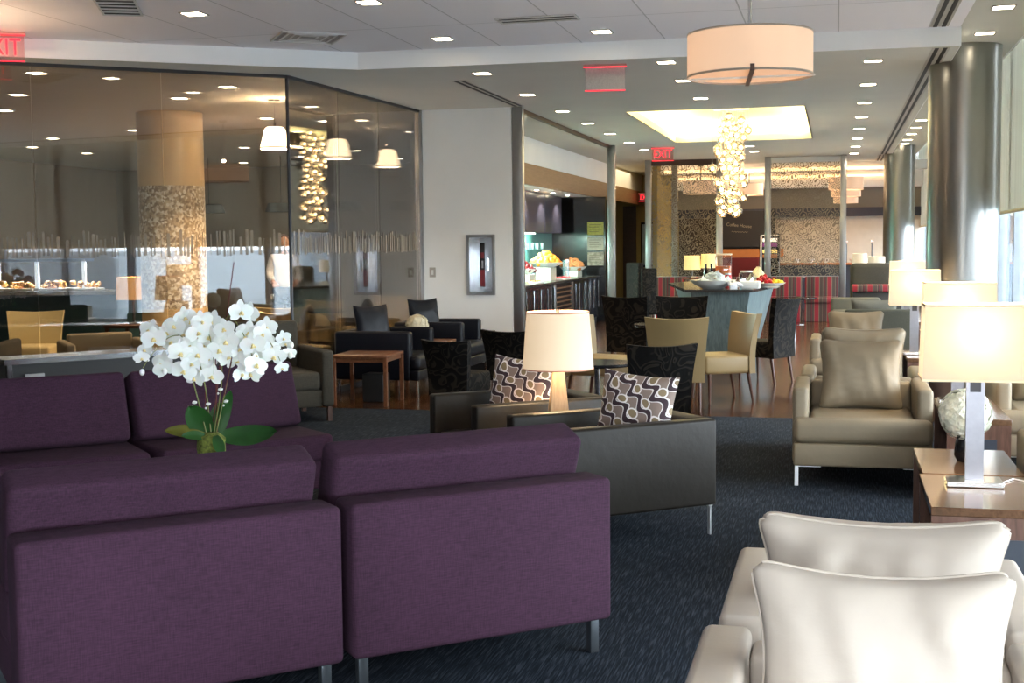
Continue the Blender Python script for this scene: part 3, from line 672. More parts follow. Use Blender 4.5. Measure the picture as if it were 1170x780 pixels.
# ---- orchid
def pt(px, py, k=1.0):   # plant-plane helper: metres right / up of the pot (plane square to the sight line)
    return px, py
def orchid():
    loc = (-2.97, 5.74, CTZ+.085)
    face = math.atan2(loc[1], loc[0])-PI/2   # local -Y looks back toward the seating
    t = thing('potted_orchid', 'white moth orchid with moss-covered pot between the two purple sofas', 'plant', loc, face)
    random.seed(11)
    g = NB(); lathe(g, [(.005, -.085), (.062, -.085), (.066, 0), (.07, .05), (.068, .1), (.055, .115), (.03, .125), (.005, .127)], 26, M=Matrix.Translation((0, 0, 0)))
    for v in g.verts: v.co += Vector((random.uniform(-1, 1), random.uniform(-1, 1), random.uniform(-1, 1)))*.005
    obj('moss_pot', g, MOSS, t)
    def leaf(base, tip, w, m, curve=.05, up=Vector((0, -.85, .55)), n=14):
        base = Vector(base); tip = Vector(tip); d = tip-base; side = d.normalized().cross(Vector((0, -1, 0)) if abs(d.z) > .09 else up).normalized(); nn = side.cross(d.normalized()).normalized()
        q = bmesh.new(); rows = []
        for i in range(n+1):
            s = i/n; wd = w*math.sin(PI*min(1, s*.93+.07))**.6*(1 if s < .97 else .35); c = base+d*s+nn*curve*math.sin(PI*s)
            rows.append([q.verts.new(c+side*wd*k/2*.5+nn*(-.10*w*(1-abs(k)/2))) for k in (-2, -1, 0, 1, 2)])
        for a, b_ in zip(rows, rows[1:]):
            for k in range(4): q.faces.new((a[k], a[k+1], b_[k+1], b_[k]))
        bmesh.ops.solidify(q, geom=list(q.faces), thickness=.003)
        obj('leaf', q, m, t)
    leaf((-.01, 0, .12), (-.105, -.03, .265), .12, LEAFM, .0)
    leaf((-.02, 0, .115), (-.22, -.02, .150), .07, LEAFY, .02)
    leaf((-.02, -.02, .11), (-.14, -.08, .13), .05, LEAFM, .01)
    leaf((.0, .03, .11), (.045, .06, .27), .07, LEAFM, .01)
    leaf((.03, 0, .10), (.10, -.01, .335), .062, LEAFM, -.015)
    leaf((.04, -.01, .11), (.315, -.05, .13), .11, LEAFM, -.02)
    leaf((.02, -.06, .12), (.05, -.10, .03), .055, LEAFM, .0)
    # flower mesh
    def flower_mesh(s):
        q = NB()
        def petal(ang, L, W, cup=.12, off=0):
            p = bmesh.new(); n = 8; ca, sa = math.cos(ang), math.sin(ang); rows = []
            for i in range(n+1):
                r_ = i/n; wd = W*(math.sin(PI*(r_*.86+.10)))**.75
                row = []
                for k in (-1, -.5, 0, .5, 1):
                    a_ = k*wd; l_ = r_*L
                    yy = -cup*L*(r_**2)*.5+off+abs(k)*.05*W
                    row.append(p.verts.new((l_*ca-a_*sa, yy, l_*sa+a_*ca)))
                rows.append(row)
            for a, b_ in zip(rows, rows[1:]):
                for k in range(4): p.faces.new((a[k], a[k+1], b_[k+1], b_[k]))
            merge(q, p)
        petal(R(8), .5*s, .27*s, .15); petal(R(172), .5*s, .27*s, .15)
        for a in (90, 215, 325): petal(R(a), .48*s, .16*s, .1, .004)
        ball(q, (0, -.1*s, -.05*s), .075*s, 1, (1, 1.1, 1.2), mi=1); ball(q, (.06*s, -.08*s, -.10*s), .045*s, 1, mi=1); ball(q, (-.06*s, -.08*s, -.10*s), .045*s, 1, mi=1)
        return q
    FM = None
    def flower(p, yaw, pitch, roll_, sc=1):
        nonlocal FM
        if FM is None:
            o = obj('flower', flower_mesh(.118), [PETAL, LIPY], t); FM = o
        else:
            o = FM.copy(); COL.objects.link(o); o.parent = t
        o.location = p; o.rotation_euler = (pitch, roll_, yaw); o.scale = (sc,)*3
    def path(ctrl, n=24):
        P = [Vector(c) for c in ctrl]; out = []
        P = [P[0]]+P+[P[-1]]
        for i in range(1, len(P)-2):
            for k in range(n//(len(P)-3)+1):
                s = k/(n//(len(P)-3)+1); a, b_, c, d = P[i-1:i+3]
                out.append(.5*((2*b_)+(-a+c)*s+(2*a-5*b_+4*c-d)*s*s+(-a+3*b_-3*c+d)*s**3))
        out.append(P[-2]); return out
    # flower spray stems: x right, z up from table (px*~.0039)
    S = [[(-.02, 0, .11), (-.06, 0, .30), (-.105, -.02, .50), (-.12, -.03, .60), (-.19, -.03, .60), (-.27, -.04, .52), (-.31, -.05, .46)],
         [(.0, .0, .11), (-.02, .0, .34), (-.06, -.01, .56), (-.045, -.04, .66), (.0, -.05, .62), (.02, -.06, .50), (.02, -.07, .42)],
         [(.01, .0, .11), (.055, .0, .36), (.065, 0, .60), (.10, -.03, .70), (.16, -.04, .62), (.20, -.05, .52), (.21, -.06, .44)],
         [(.02, .0, .11), (.07, .0, .32), (.12, -.0, .52), (.17, -.02, .62), (.26, -.03, .60), (.32, -.04, .52), (.355, -.05, .43)]]
    for c in S:
        g = NB(); tube(g, path(c), .0038, 6, r2=.0018); obj('stem', g, STEMG, t)
    g = NB(); tube(g, [(.0, .01, .1), (.05, -.01, .45), (.13, -.01, .96)], .003, 6); tube(g, [(.03, .01, .1), (.03, 0, .55)], .003, 6); tube(g, [(-.03, .01, .1), (-.02, 0, .36)], .003, 6); tube(g, [(.02, .01, .1), (.11, -.01, .5), (.125, 0, .62)], .003, 6)
    obj('stake', g, STICK, t)
    for p in ((-.075, -.01, .28), (-.01, -.01, .27), (.05, -.01, .34), (.075, -.01, .28)):
        g = NB(); ball(g, p, .009, 1, (1.6, 1, 1)); ball(g, (p[0]-.012, p[1], p[2]-.02), .006, 1); obj('clip', g, WHITE, t)
    # big blossoms, placed from the look of the two clusters (x, z)
    F = [(x_, z_-.02) for x_, z_ in [(-.255, .62), (-.275, .655), (-.30, .565), (-.315, .53), (-.20, .645), (-.22, .50), (-.215, .47), (-.17, .60), (-.155, .68), (-.13, .55), (-.12, .64), (-.11, .72), (-.08, .70), (-.09, .58), (-.085, .50), (-.12, .46), (-.07, .42), (-.05, .65), (-.03, .70), (-.025, .58), (-.01, .52), (.0, .62), (-.035, .46), (.01, .43), (.02, .70), (.05, .56), (-.05, .54),
         (.085, .60), (.075, .66), (.09, .52), (.155, .74), (.19, .735), (.14, .56), (.13, .50), (.15, .44), (.19, .64), (.21, .58), (.17, .62), (.22, .48), (.20, .43), (.225, .53), (.255, .63), (.28, .66), (.265, .58), (.295, .56), (.31, .52), (.355, .61), (.37, .58), (.385, .53), (.345, .46)]]
    for i, (x, z) in enumerate(F):
        small = x > .33 or x < -.28
        flower((x, random.uniform(-.09, .02), z), random.uniform(-.5, .5)+x*.8, random.uniform(-.25, .35), random.uniform(-.4, .4), random.uniform(.9, 1.15)*(.66 if small else 1))
    for p in ((-.315, -.05, .44), (-.21, -.05, .44), (.39, -.05, .50), (.395, -.05, .55), (.12, -.05, .70)):
        g = NB(); ball(g, p, .013, 2, (1, 1, 1.3)); obj('bud', g, PETAL, t)
    return t
orchid()

# ================================================================== ARMCHAIRS
def wedge_cushion(g, w, h, t, M, seed): pillow(g, w, h, t, M, 24, .06, .003, seed)
def lounge_chair(loc, rz, label, mat, group, w=.86, d=.87, arm=.10, at=.62, bt=.60, leg=.13, seat=.44, cush=True, cw=.58, ch=.50, tcush=True, armd=None, legkind='blade', r=.03, seed=1, pcol=None, cz=None, lean=-14, pinch=.12):
    t = thing('armchair', label, 'armchair', loc, rz, group); h = w/2; yb = d/2; yf = -d/2
    af = yf+(.10 if tcush else 0)
    for s in (-1, 1):
        g = NB(); box(g, s*h-s*arm if s < 0 else h-arm, s*h if s > 0 else -h+0, af, yb, leg, at, r, 4) if False else box(g, min(s*h, s*(h-arm)), max(s*h, s*(h-arm)), af, yb-.001, leg, at, r, 4); obj('arm', g, mat, t)
    g = NB(); box(g, -h+arm, h-arm, yb-.13, yb, leg, bt, r, 4); obj('backrest', g, mat, t)
    g = NB(); box(g, -h+arm-.005, h-arm+.005, yf+.03, yb-.12, leg, .28, .012, 3)
    if tcush: box(g, -h+.01, h-.01, yf+.01, yf+.11, leg, .275, .015, 3)
    obj('seat_frame', g, mat, t)
    g = NB(); box(g, -h+arm+.004, h-arm-.004, yf+.02, yb-.13, .275, seat, .04, 5)
    if tcush: box(g, -h+.002, h-.002, yf, yf+.12, .275, seat-.006, .05, 5)
    obj('seat_cushion', g, mat, t)
    if cush:
        g = NB(); z = cz or seat+ch/2-.03
        pillow(g, cw, ch, .24, Matrix.Translation((0, yb-.26, z)) @ Matrix.Rotation(R(lean), 4, 'X'), 40, pinch, .002, seed, .13, .36, .026)
        bc = obj('back_cushion', g, mat, t)
        g = NB(); M_ = Matrix.Translation((0, yb-.26, z)) @ Matrix.Rotation(R(lean), 4, 'X'); pts = []
        for k in range(160):
            q_ = k/40; sd = int(q_); e_ = -1+2*(q_-sd); u, v = ((e_, -1), (1, e_), (-e_, 1), (-1, -e_))[sd]
            cr = 1-.13*(abs(u)**12)*(abs(v)**12); pts.append(M_ @ Vector((cw/2*u*(1-pinch*(1-v*v))*cr, 0, ch/2*v*(1-pinch*(1-u*u))*cr)))
        pts.append(pts[0]); tube(g, pts, .0045, 6); obj('piping', g, mat, bc)
    for sx in (-1, 1):
        for sy in (-1, 1):
            g = NB(); x = sx*(h-.03); y = sy*(d/2-.03) if sy > 0 else yf+.04
            if legkind == 'blade':
                box(g, x-.012, x+.012, y-.004, y+.004, 0, leg, .001, 1); x2 = x-sx*.15; box(g, min(x+sx*.012, x2), max(x+sx*.012, x2), y-.012, y+.012, leg-.006, leg, .001, 1); m_ = BLADE
            elif legkind == 'wood':
                box(g, x-.02-.01*sx, x+.02-.01*sx, y-.02, y+.02, 0, leg, .003, 1); m_ = LEGW
            else:
                box(g, x-.014-.02*sx, x+.014-.02*sx, y-.014, y+.014, 0, leg, .002, 1); m_ = CHROME
            obj('leg', g, m_, t)
    return t
G1 = 'taupe leather armchairs by the windows'
lounge_chair((.165, 8.72, 0), 0, 'taupe leather armchair facing the camera, its chrome blade leg on the navy carpet', TAN, G1, seed=3, cw=.56, ch=.50, cz=.655)
lounge_chair((.19, 9.68, 0), PI, 'taupe leather armchair turned away, back to back with the nearest taupe one', TAN, G1, seed=5, cw=.60, ch=.50, cz=.70)
lounge_chair((.19, 13.0, 0), 0, 'taupe leather armchair farther back, standing where the wood floor starts', TAN, G1, seed=8, cw=.56, ch=.46)
lounge_chair((1.46, 9.33, 0), 0, 'taupe leather armchair at the right edge, facing the camera past the table lamp', TAN, G1, seed=12)
lounge_chair((1.3, 6.42, 0), PI, 'taupe leather armchair cut by the right edge beside the nearest walnut tables', TAN, G1, seed=14)
G2 = 'cream leather armchairs in the foreground'
lounge_chair((.12, 3.63, 0), PI, 'cream leather armchair turned away, behind the nearest cream one', WHITE_L, G2, seed=21, r=.024, cw=.66, ch=.50, w=.80, arm=.12, cz=.605, bt=.59, lean=-10, pinch=.16)
lounge_chair((.10, 2.70, 0), 0, 'nearest cream leather armchair with plump cushion at the bottom edge', WHITE_L, G2, seed=23, r=.024, cw=.59, ch=.48, w=.82, arm=.12, cz=.61, bt=.59, lean=-8, pinch=.16)
# black cube chairs with swirl pillows
G3 = 'charcoal leather cube armchairs'
rzb = TH+R(-90)
for u0, n0, n1, lb in ((3.42, 5.66, 6.38, 'charcoal leather cube armchair nearest, right of the purple sofa'), (3.42, 6.78, 7.52, 'charcoal leather cube armchair farther one, behind the round-shade lamp')):
    x, y = UN(u0, (n0+n1)/2)
    lounge_chair((x, y, 0), rzb, lb, BLACK_L, G3, w=n1-n0, d=.90, arm=.09, at=.62, bt=.62, leg=.16, seat=.40, cush=False, tcush=False, r=.018)
for k, (u, n) in enumerate(((3.56, 5.98), (3.44, 7.14))):
    x, y = UN(u, n); rr = rzb+R(4)
    t = thing('throw_pillow', ['patterned throw pillow with plum swirls in the nearest charcoal chair', 'patterned throw pillow with plum swirls behind the lit round lamp shade'][k], 'pillow', (x, y, .40), TH+R(-52+4*k), 'swirl patterned pillows')
    g = NB(); pillow(g, .44, .44, .17, Matrix.Translation((0, 0, .235)) @ Matrix.Rotation(R(-12), 4, 'X') @ Matrix.Rotation(R(5), 4, 'Y'), 26, .08, .003, 31+k); obj('cover', g, SWIRL, t)
# navy chairs
G4 = 'navy leather armchairs by the glass'
lounge_chair((-4.56, 12.86, 0), R(90), 'navy leather armchair nearest, beside the small wooden end table', NAVY_L, G4, w=.84, d=.92, arm=.12, at=.67, bt=.67, leg=.17, seat=.43, cush=False, tcush=True, legkind='square', r=.03)
lounge_chair((-4.46, 14.42, 0), R(90), 'navy leather armchair farther one, in the corner by the white wall', NAVY_L, G4, w=.84, d=.92, arm=.12, at=.67, bt=.67, leg=.17, seat=.43, cush=False, tcush=True, legkind='square', r=.03)
for k, (x, y) in enumerate(((-4.74, 12.83), (-4.66, 14.36))):
    t = thing('throw_pillow', ['dark navy leather pillow in the nearer navy armchair', 'dark navy leather pillow in the farther navy armchair'][k], 'pillow', (x, y, .43), R(60), 'navy pillows')
    g = NB(); pillow(g, .46, .46, .16, Matrix.Translation((0, 0, .27)) @ Matrix.Rotation(R(-10), 4, 'X'), 20, .09, .003, 41+k); obj('cover', g, NAVY_L, t)
def wood_table(loc, rz, w, d, h, label, m=OAK, leg=.035, shelf=False):
    t = thing('end_table', label, 'table', loc, rz)
    g = NB(); box(g, -w/2, w/2, -d/2, d/2, h-.03, h, .004, 2); obj('table_top', g, m, t)
    g = NB(); box(g, -w/2+.02, w/2-.02, -d/2+.02, d/2-.02, h-.07, h-.03); obj('apron', g, m, t)
    for sx in (-1, 1):
        for sy in (-1, 1): g = NB(); x = sx*(w/2-leg/2-.003); y = sy*(d/2-leg/2-.003); box(g, x-leg/2, x+leg/2, y-leg/2, y+leg/2, 0, h-.03, .002, 1); obj('leg', g, m, t)
    return t
wood_table((-4.47, 11.96, 0), R(3), .56, .60, .495, 'square wooden end table in front of the nearest navy armchair')
wood_table((-4.42, 13.64, 0), 0, .60, .40, .50, 'wooden table between the two navy armchairs holding the flowers')
wood_table((-4.35, 15.08, 0), 0, .62, .34, .50, 'narrow wooden end table against the white wall')
g = NB(); box(g, -4.56, -4.34, 12.02, 12.22, 0, .28, .01); tag(obj('speaker_box', g, BLACKM), 'small black box on the floor behind the wooden end table', 'box')
def hydrangea(loc, r, label, m, vase_h=.12):
    t = thing('flower_vase', label, 'flowers', loc)
    g = NB(); lathe(g, [(.035, 0), (.05, .03), (.045, vase_h*.7), (.035, vase_h), (.03, vase_h), (.03, .01)], 20); obj('vase', g, BLACK, t)
    g = NB(); random.seed(int(r*1000))
    c = Vector((0, 0, vase_h+r*.8))
    for i in range(460):
        z = 1-2*(i+.5)/460; a = i*2.39996; q = math.sqrt(1-z*z); n = Vector((q*math.cos(a), q*math.sin(a), z)); p = c+n*r*random.uniform(.86, 1.04)
        x = n.orthogonal().normalized(); y = n.cross(x)
        f0 = random.random()*6; s = r*.15*random.uniform(.8, 1.3)
        for k in range(4):
            a2 = f0+k*PI/2; d1 = x*math.cos(a2)+y*math.sin(a2); d2 = x*math.cos(a2+.8)+y*math.sin(a2+.8); d3 = x*math.cos(a2-.8)+y*math.sin(a2-.8)
            vs = [g.verts.new(p), g.verts.new(p+d3*s*.7+n*s*.15), g.verts.new(p+d1*s*1.1+n*s*.1), g.verts.new(p+d2*s*.7+n*s*.15)]; g.faces.new(vs)
    ball(g, c, r*.84, 3, jit=.03); obj('blossom', g, m, t, False); return t
hydrangea((-4.48, 13.55, .5), .125, 'cream hydrangea ball in a vase between the navy armchairs', HYDC, .06)
# grey armchair behind the purple sofa and console
lounge_chair((-4.90, 10.72, 0), R(40), 'grey-brown fabric armchair behind the purple sofa near the glass corner', GREY_F, 'grey fabric armchair', w=.84, d=.85, arm=.11, at=.63, bt=.86, leg=.13, seat=.44, cush=False, tcush=False, legkind='wood')
t = thing('console_table', 'long console table with pale top and chrome edge behind the purple sofa', 'table', (-5.36, 9.02, 0), R(53))
g = NB(); box(g, -1.0, 1.0, -.2, .2, .73, .75, .003, 1); obj('table_top', g, plain('pale_stone_top', srgb(150, 138, 122), .12), t)
g = NB(); box(g, -1.0, 1.0, -.212, -.2, .715, .755); box(g, -1.01, -1.0, -.21, .2, .715, .755); obj('edge', g, CHROME, t)
g = NB(); box(g, -.98, .98, -.16, .18, .52, .73); obj('apron', g, BLACKM, t)
for x in (-.97, .97):
    for y in (-.18, .17): g = NB(); box(g, x-.018, x+.018, y-.018, y+.018, 0, .73); obj('leg', g, CHROME, t)
g = NB(); box(g, -.86, -.72, -.2, -.18, .60, .64, .004); obj('socket', g, plain('socket_grey', srgb(150, 150, 150), .4), t)

# ================================================================== TABLE LAMPS
def rect_lamp(loc, label, s=1.0, rz=0, sh=.32, e=5):
    t = thing('table_lamp', label, 'lamp', loc, rz, 'rectangular-shade table lamps')
    g = NB(); box(g, -.115, .115, -.08, .08, 0, .022, .002, 1); obj('base', g, CHROME, t)
    g = NB()
    box(g, -.038, .038, -.012, .012, .022, .46, .001, 1); obj('column', g, NICKEL, t)
    g = NB(); box(g, -.022, .022, -.016, .016, .40, .49, .001, 1); obj('connector', g, DARKMET, t)
    g = NB(); q = bmesh.new(); w0, w1, d0, d1, z0, z1 = .225, .215, .14, .13, .455, .455+sh
    vs = []
    for (w, d, z) in ((w0, d0, z0), (w1, d1, z1)):
        vs.append([q.verts.new((a*w, b_*d, z)) for a, b_ in ((-1, -1), (1, -1), (1, 1), (-1, 1))])
    for k in range(4): q.faces.new((vs[0][k], vs[0][(k+1) % 4], vs[1][(k+1) % 4], vs[1][k]))
    bmesh.ops.solidify(q, geom=list(q.faces), thickness=.004); merge(g, q); s_ = obj('shade', g, SHADE_R, t, False)
    for z in (z0, z1-.008):
        g = NB()
        w, d = (w0, d0) if z == z0 else (w1, d1)
        for a in ((-w-.002, w+.002, -d-.002, -d+.002), (-w-.002, w+.002, d-.002, d+.002), (-w-.002, -w+.002, -d, d), (w-.002, w+.002, -d, d)): box(g, *a, z, z+.008)
        obj('trim', g, plain('shade_trim', srgb(238, 214, 176), .6), s_, False)
    g = NB(); ball(g, (0, 0, .6), .03, 2); cyl(g, 0, 0, .48, .58, .012, 10); obj('bulb', g, BULB, t)
    if e: light('POINT', 'lamp_bulb', (loc[0], loc[1], loc[2]+.66), e, (1, .8, .55), .04)
    return t
rect_lamp((.58, 5.80, .502), 'nearest rectangular-shade lamp on the front walnut table, right edge')
rect_lamp((.765, 8.75, .502), 'rectangular-shade lamp just behind the nearest one, overlapping its shade')
rect_lamp((.70, 12.4, .502), 'rectangular-shade lamp in front of the near steel column, beside the far taupe armchair')
rect_lamp((.90, 17.7, .502), 'smallest rectangular-shade lamp, farthest along the window side')
def walnut_table(x0, x1, y0, y1, label, h=.5, group='walnut side tables'):
    t = thing('side_table', label, 'table', ((x0+x1)/2, (y0+y1)/2, 0), 0, group); w = (x1-x0)/2; d = (y1-y0)/2
    g = NB(); box(g, -w, w, -d, d, h-.035, h, .003, 1); obj('table_top', g, WALNUT_T, t)
    g = NB(); box(g, -w+.002, w-.002, -d+.002, -d+.03, 0, h-.035); obj('side_panel', g, WALNUT, t)
    g = NB(); box(g, -w+.002, w-.002, d-.03, d-.002, 0, h-.035); obj('side_panel', g, WALNUT, t)
    g = NB(); box(g, -w+.09, w-.002, -d+.03, d-.03, 0, h-.035); obj('body', g, WALNUT, t)
    g = NB(); box(g, -w+.09, w-.08, -d-.003, -d+.003, .12, h-.12); obj('inset_panel', g, SLATE, t); return t
walnut_table(.37, .86, 5.28, 6.03, 'walnut side table carrying the nearest lamp, right edge')
walnut_table(.385, .82, 6.05, 6.78, 'walnut side table joined behind the nearest one, holding the white hydrangea')
walnut_table(.64, 1.0, 7.95, 9.0, 'walnut side table under the second rectangular lamp')
walnut_table(.66, 1.05, 11.75, 12.8, 'walnut side table under the third rectangular lamp beside the steel column') if False else walnut_table(.62, .80, 12.0, 12.9, 'narrow walnut side table under the third rectangular lamp')
walnut_table(.72, 1.1, 17.3, 18.2, 'walnut side table under the farthest rectangular lamp')
hydrangea((.60, 6.42, .5), .118, 'white hydrangea ball in a black vase behind the nearest lamp', HYD, .13)
g = NB(); tube(g, [(.70, 5.84, .505), (.76, 5.95, .505), (.80, 5.9, .505), (.87, 5.93, .505), (.875, 5.95, .40)], .003, 6); tag(obj('power_cord', g, WHITE), 'thin white power cord trailing from the nearest lamp base', 'cord')
# round shade obelisk lamp
lx, ly = -1.552, 7.26
t = thing('table_lamp', 'lit round-shade lamp with tapered pale wood base between the charcoal chairs', 'lamp', (lx, ly, .46), R(20))
g = NB(); lathe(g, [(.205, .37), (.18, .70), (.176, .70), (.201, .37), (.205, .37)], 64, cap=False); sh = obj('shade', g, SHADE_O, t)
g = NB(); lathe(g, [(.207, .37), (.207, .377), (.2, .377), (.2, .37), (.207, .37)], 64, cap=False); obj('trim', g, plain('shade_edge_red', srgb(214, 150, 124), .6), sh); g = NB(); lathe(g, [(.182, .693), (.182, .70), (.176, .70), (.176, .693), (.182, .693)], 64, cap=False); obj('trim', g, plain('shade_edge_red', srgb(214, 150, 124), .6), sh)
g = NB(); q = bmesh.new(); A = [q.verts.new((a*.065, b_*.065, .0)) for a, b_ in ((-1, -1), (1, -1), (1, 1), (-1, 1))]; B_ = [q.verts.new((a*.022, b_*.022, .46)) for a, b_ in ((-1, -1), (1, -1), (1, 1), (-1, 1))]
q.faces.new(A[::-1]); q.faces.new(B_)
for k in range(4): q.faces.new((A[k], A[(k+1) % 4], B_[(k+1) % 4], B_[k]))
merge(g, q); obj('base', g, OBEL, t, False)
g = NB(); cyl(g, 0, 0, .46, .70, .004, 8); box(g, -.178, .178, -.003, .003, .69, .695); cyl(g, 0, 0, .685, .715, .012, 12); obj('harp', g, DARKMET, t)
light('POINT', 'lamp_bulb', (lx, ly, 1.05), 10, (1, .76, .48), .05)
wood_table((lx, ly, 0), TH, .36, .36, .46, 'small dark table under the round-shade lamp between the charcoal chairs', LEGW)

# ================================================================== CAFE CHAIRS
def side_chair(loc, rz, label, mat, group, w=.52, seat=.46, top=.86, flare=.04, d=.52, skirt=.28):
    t = thing('side_chair', label, 'chair', loc, rz, group)
    g = NB(); box(g, -w/2+.01, w/2-.01, -d/2, d/2-.05, skirt, seat, .035, 4); obj('seat', g, mat, t)
    g = NB(); q = bmesh.new(); n = 10; th = .06
    rows = []
    for j in range(9):
        s = j/8; z = skirt+(top-skirt)*s; row = []
        for side in (0, 1):
            for i in range(n+1):
                u = -1+2*i/n
                x = u*(w/2+flare*s*s); y = d/2-.06+.10*s*s-.05*(u*u)*s+side*th
                zz = z+(.018*u*u if j == 8 else 0); row.append(q.verts.new((x, y, zz)))
        rows.append(row)
    m = n+1
    for a, b_ in zip(rows, rows[1:]):
        for i in range(n):
            q.faces.new((a[i], a[i+1], b_[i+1], b_[i])); q.faces.new((a[m+i+1], a[m+i], b_[m+i], b_[m+i+1]))
        q.faces.new((a[m], a[0], b_[0], b_[m])); q.faces.new((a[n], a[m+n], b_[m+n], b_[n]))
    for i in range(n):
        q.faces.new((rows[-1][i], rows[-1][i+1], rows[-1][m+i+1], rows[-1][m+i])); q.faces.new((rows[0][i+1], rows[0][i], rows[0][m+i], rows[0][m+i+1]))
    bmesh.ops.recalc_face_normals(q, faces=q.faces)
    merge(g, q); obj('backrest', g, mat, t, angle=60)
    for sx in (-1, 1):
        for sy in (-1, 1):
            g = NB(); x = sx*(w/2-.05); y = sy*(d/2-.06); tube(g, [(x, y, skirt+.02), (x+sx*.01, y+sy*(.05 if sy > 0 else .0), 0)], .02, 10, r2=.012); obj('leg', g, LEGW, t)
    return t
GC = 'tan vinyl cafe chairs'; GD = 'black floral cafe chairs'
side_chair((-1.42, 11.95, 0), R(185), 'tan cafe chair with its back to the camera behind the patterned chair', CAFE, GC, w=.50, top=.86)
side_chair((-1.10, 12.75, 0), R(-62), 'tan cafe chair turned sideways, nearest the open wood floor', CAFE, GC, w=.52, top=.84)
side_chair((-2.22, 12.35, 0), R(70), 'tan cafe chair half hidden behind the round lamp shade', CAFE, GC, w=.52, top=.82)
side_chair((-.77, 14.55, 0), R(-115), 'black floral cafe chair at the right of the cafe group', FLORAL, GD, w=.50, top=.92, d=.5)
side_chair((-1.72, 14.6, 0), R(0), 'black floral cafe chair facing the camera behind the tan ones', FLORAL, GD, w=.52, top=.92)
side_chair((-2.3, 15.1, 0), R(165), 'black floral cafe chair left of the cafe group beside the steel post', FLORAL, GD, w=.50, top=.92)
side_chair((-1.32, 9.6, 0), R(200), 'black floral chair with winged corner right behind the nearest charcoal armchair', FLORAL, GD, w=.44, top=.80)
side_chair((-3.12, 10.6, 0), R(170), 'black floral chair with its back to the camera beside the navy armchairs', FLORAL, GD, w=.36, top=.74)
side_chair((-2.90, 11.85, 0), R(170), 'black floral chair partly hidden by the pillow and round lamp', FLORAL, GD, w=.46, top=.74)
def bistro(loc, label, h=.74, r=.35, top=None, square=False, grp='cafe pedestal tables'):
    t = thing('pedestal_table', label, 'table', loc, 0, grp)
    g = NB()
    if square: box(g, -r, r, -r, r, h-.03, h, .004, 1)
    else: lathe(g, [(.01, h-.028), (r-.01, h-.028), (r, h-.018), (r, h-.004), (r-.004, h), (.01, h)], 40)
    obj('table_top', g, top or BLACK, t)
    g = NB(); cyl(g, 0, 0, .015, h-.03, .026, 16); obj('stem', g, CHROME, t)
    g = NB(); lathe(g, [(.01, 0), (.2, 0), (.2, .008), (.03, .022), (.01, .022)], 32); obj('base', g, CHROME, t); return t
bistro((-1.66, 13.2, 0), 'dark round cafe table among the tan and black chairs', .72, .36)
bistro((-1.95, 10.7, 0), 'low dark round table left of the winged floral chair', .55, .3)

# ================================================================== ISLAND
t = thing('buffet_island', 'blue-grey tapered buffet island with dark stone top under the chandelier', 'counter', (0, 0, 0))
top = [(-1.86, 16.45), (-1.02, 16.42), (-.78, 18.3), (-.98, 20.6), (-1.96, 20.7), (-2.42, 19.2)]
g = NB(); prism(g, top, .915, .95); obj('counter_top', g, plain('dark_stone', srgb(58, 56, 54), .15, 0, .1, 20), t)
c = Vector((-1.45, 18.6)); g = NB(); q = bmesh.new()
up = [c+(Vector(p)-c)*.9 for p in top]; lo = [c+(Vector(p)-c)*Vector((.62, .8)).x if False else Vector((c.x+(p[0]-c.x)*.55, c.y+(p[1]-c.y)*.82)) for p in top]
U = [q.verts.new((*p, .915)) for p in up]; Lw = [q.verts.new((*p, 0)) for p in lo]
for k in range(6): q.faces.new((Lw[k], Lw[(k+1) % 6], U[(k+1) % 6], U[k]))
q.faces.new(U); q.faces.new(Lw[::-1]); bmesh.ops.recalc_face_normals(q, faces=q.faces); merge(g, q); obj('body', g, BGREY, t, False)
IZ = .95
def bowl(loc, r, h, label, m=WHITE, cat='bowl', name='bowl', grp=None, foot=.4):
    g = NB(); lathe(g, [(r*foot, 0), (r*foot*1.1, .004), (r*.8, h*.5), (r, h), (r-.008, h), (r*.78, h*.52), (r*foot, .012), (.001, .012)], 36, cap=False)
    o = tag(obj(name, g, m), label, cat, grp); o.location = loc; return o
bowl((-1.55, 16.85, IZ), .30, .11, 'large pale bowl heaped with wrapped snack packets on the island', WHITE)
random.seed(5); PK = None
packm = plain('packet_foil', srgb(196, 206, 214), .35, 0, .3, 30)
for k in range(12):
    a = k*2.4; r = .17*math.sqrt((k+.5)/12)*1.2
    loc = (-1.55+r*math.cos(a), 16.85+r*math.sin(a), IZ+.09+.05*(1-r/.2)+(.05 if k < 4 else 0)); rot = (random.uniform(-1, 1), random.uniform(-.7, .7), random.uniform(0, 3))
    if PK is None:
        g = NB(); pillow(g, .13, .09, .03, None, 8, .04, .003, 2); PK = obj('snack_packet', g, packm); tag(PK, 'shiny wrapped snack packet piled in the large pale island bowl', 'packet', 'snack packets in the bowl'); o = PK
    else: o = PK.copy(); COL.objects.link(o)
    o.location = loc; o.rotation_euler = rot
g = NB(); box(g, -.12, .12, -.08, .08, 0, .10, .02, 3); o = tag(obj('serving_dish', g, WHITE), 'white rectangular dish at the front edge of the island', 'dish'); o.location = (-1.06, 16.75, IZ)
random.seed(9); NP = None
for k in range(5):
    if NP is None:
        g = NB(); pillow(g, .10, .10, .035, None, 8, .02, .01, 6); NP = tag(obj('napkin', g, JACKET), 'crumpled white napkin beside the rectangular dish', 'napkin', 'napkins on the island'); o = NP
    else: o = NP.copy(); COL.objects.link(o)
    o.location = (-1.27+.03*k-(.06 if k % 2 else 0), 16.62+.03*k, IZ+.03+.012*k); o.rotation_euler = (random.uniform(-1.3, 1.3), random.uniform(-.5, .5), k)
t = thing('juice_dispenser', 'clear ribbed dispenser half filled with orange juice on the island', 'jug', (-1.50, 17.9, IZ))
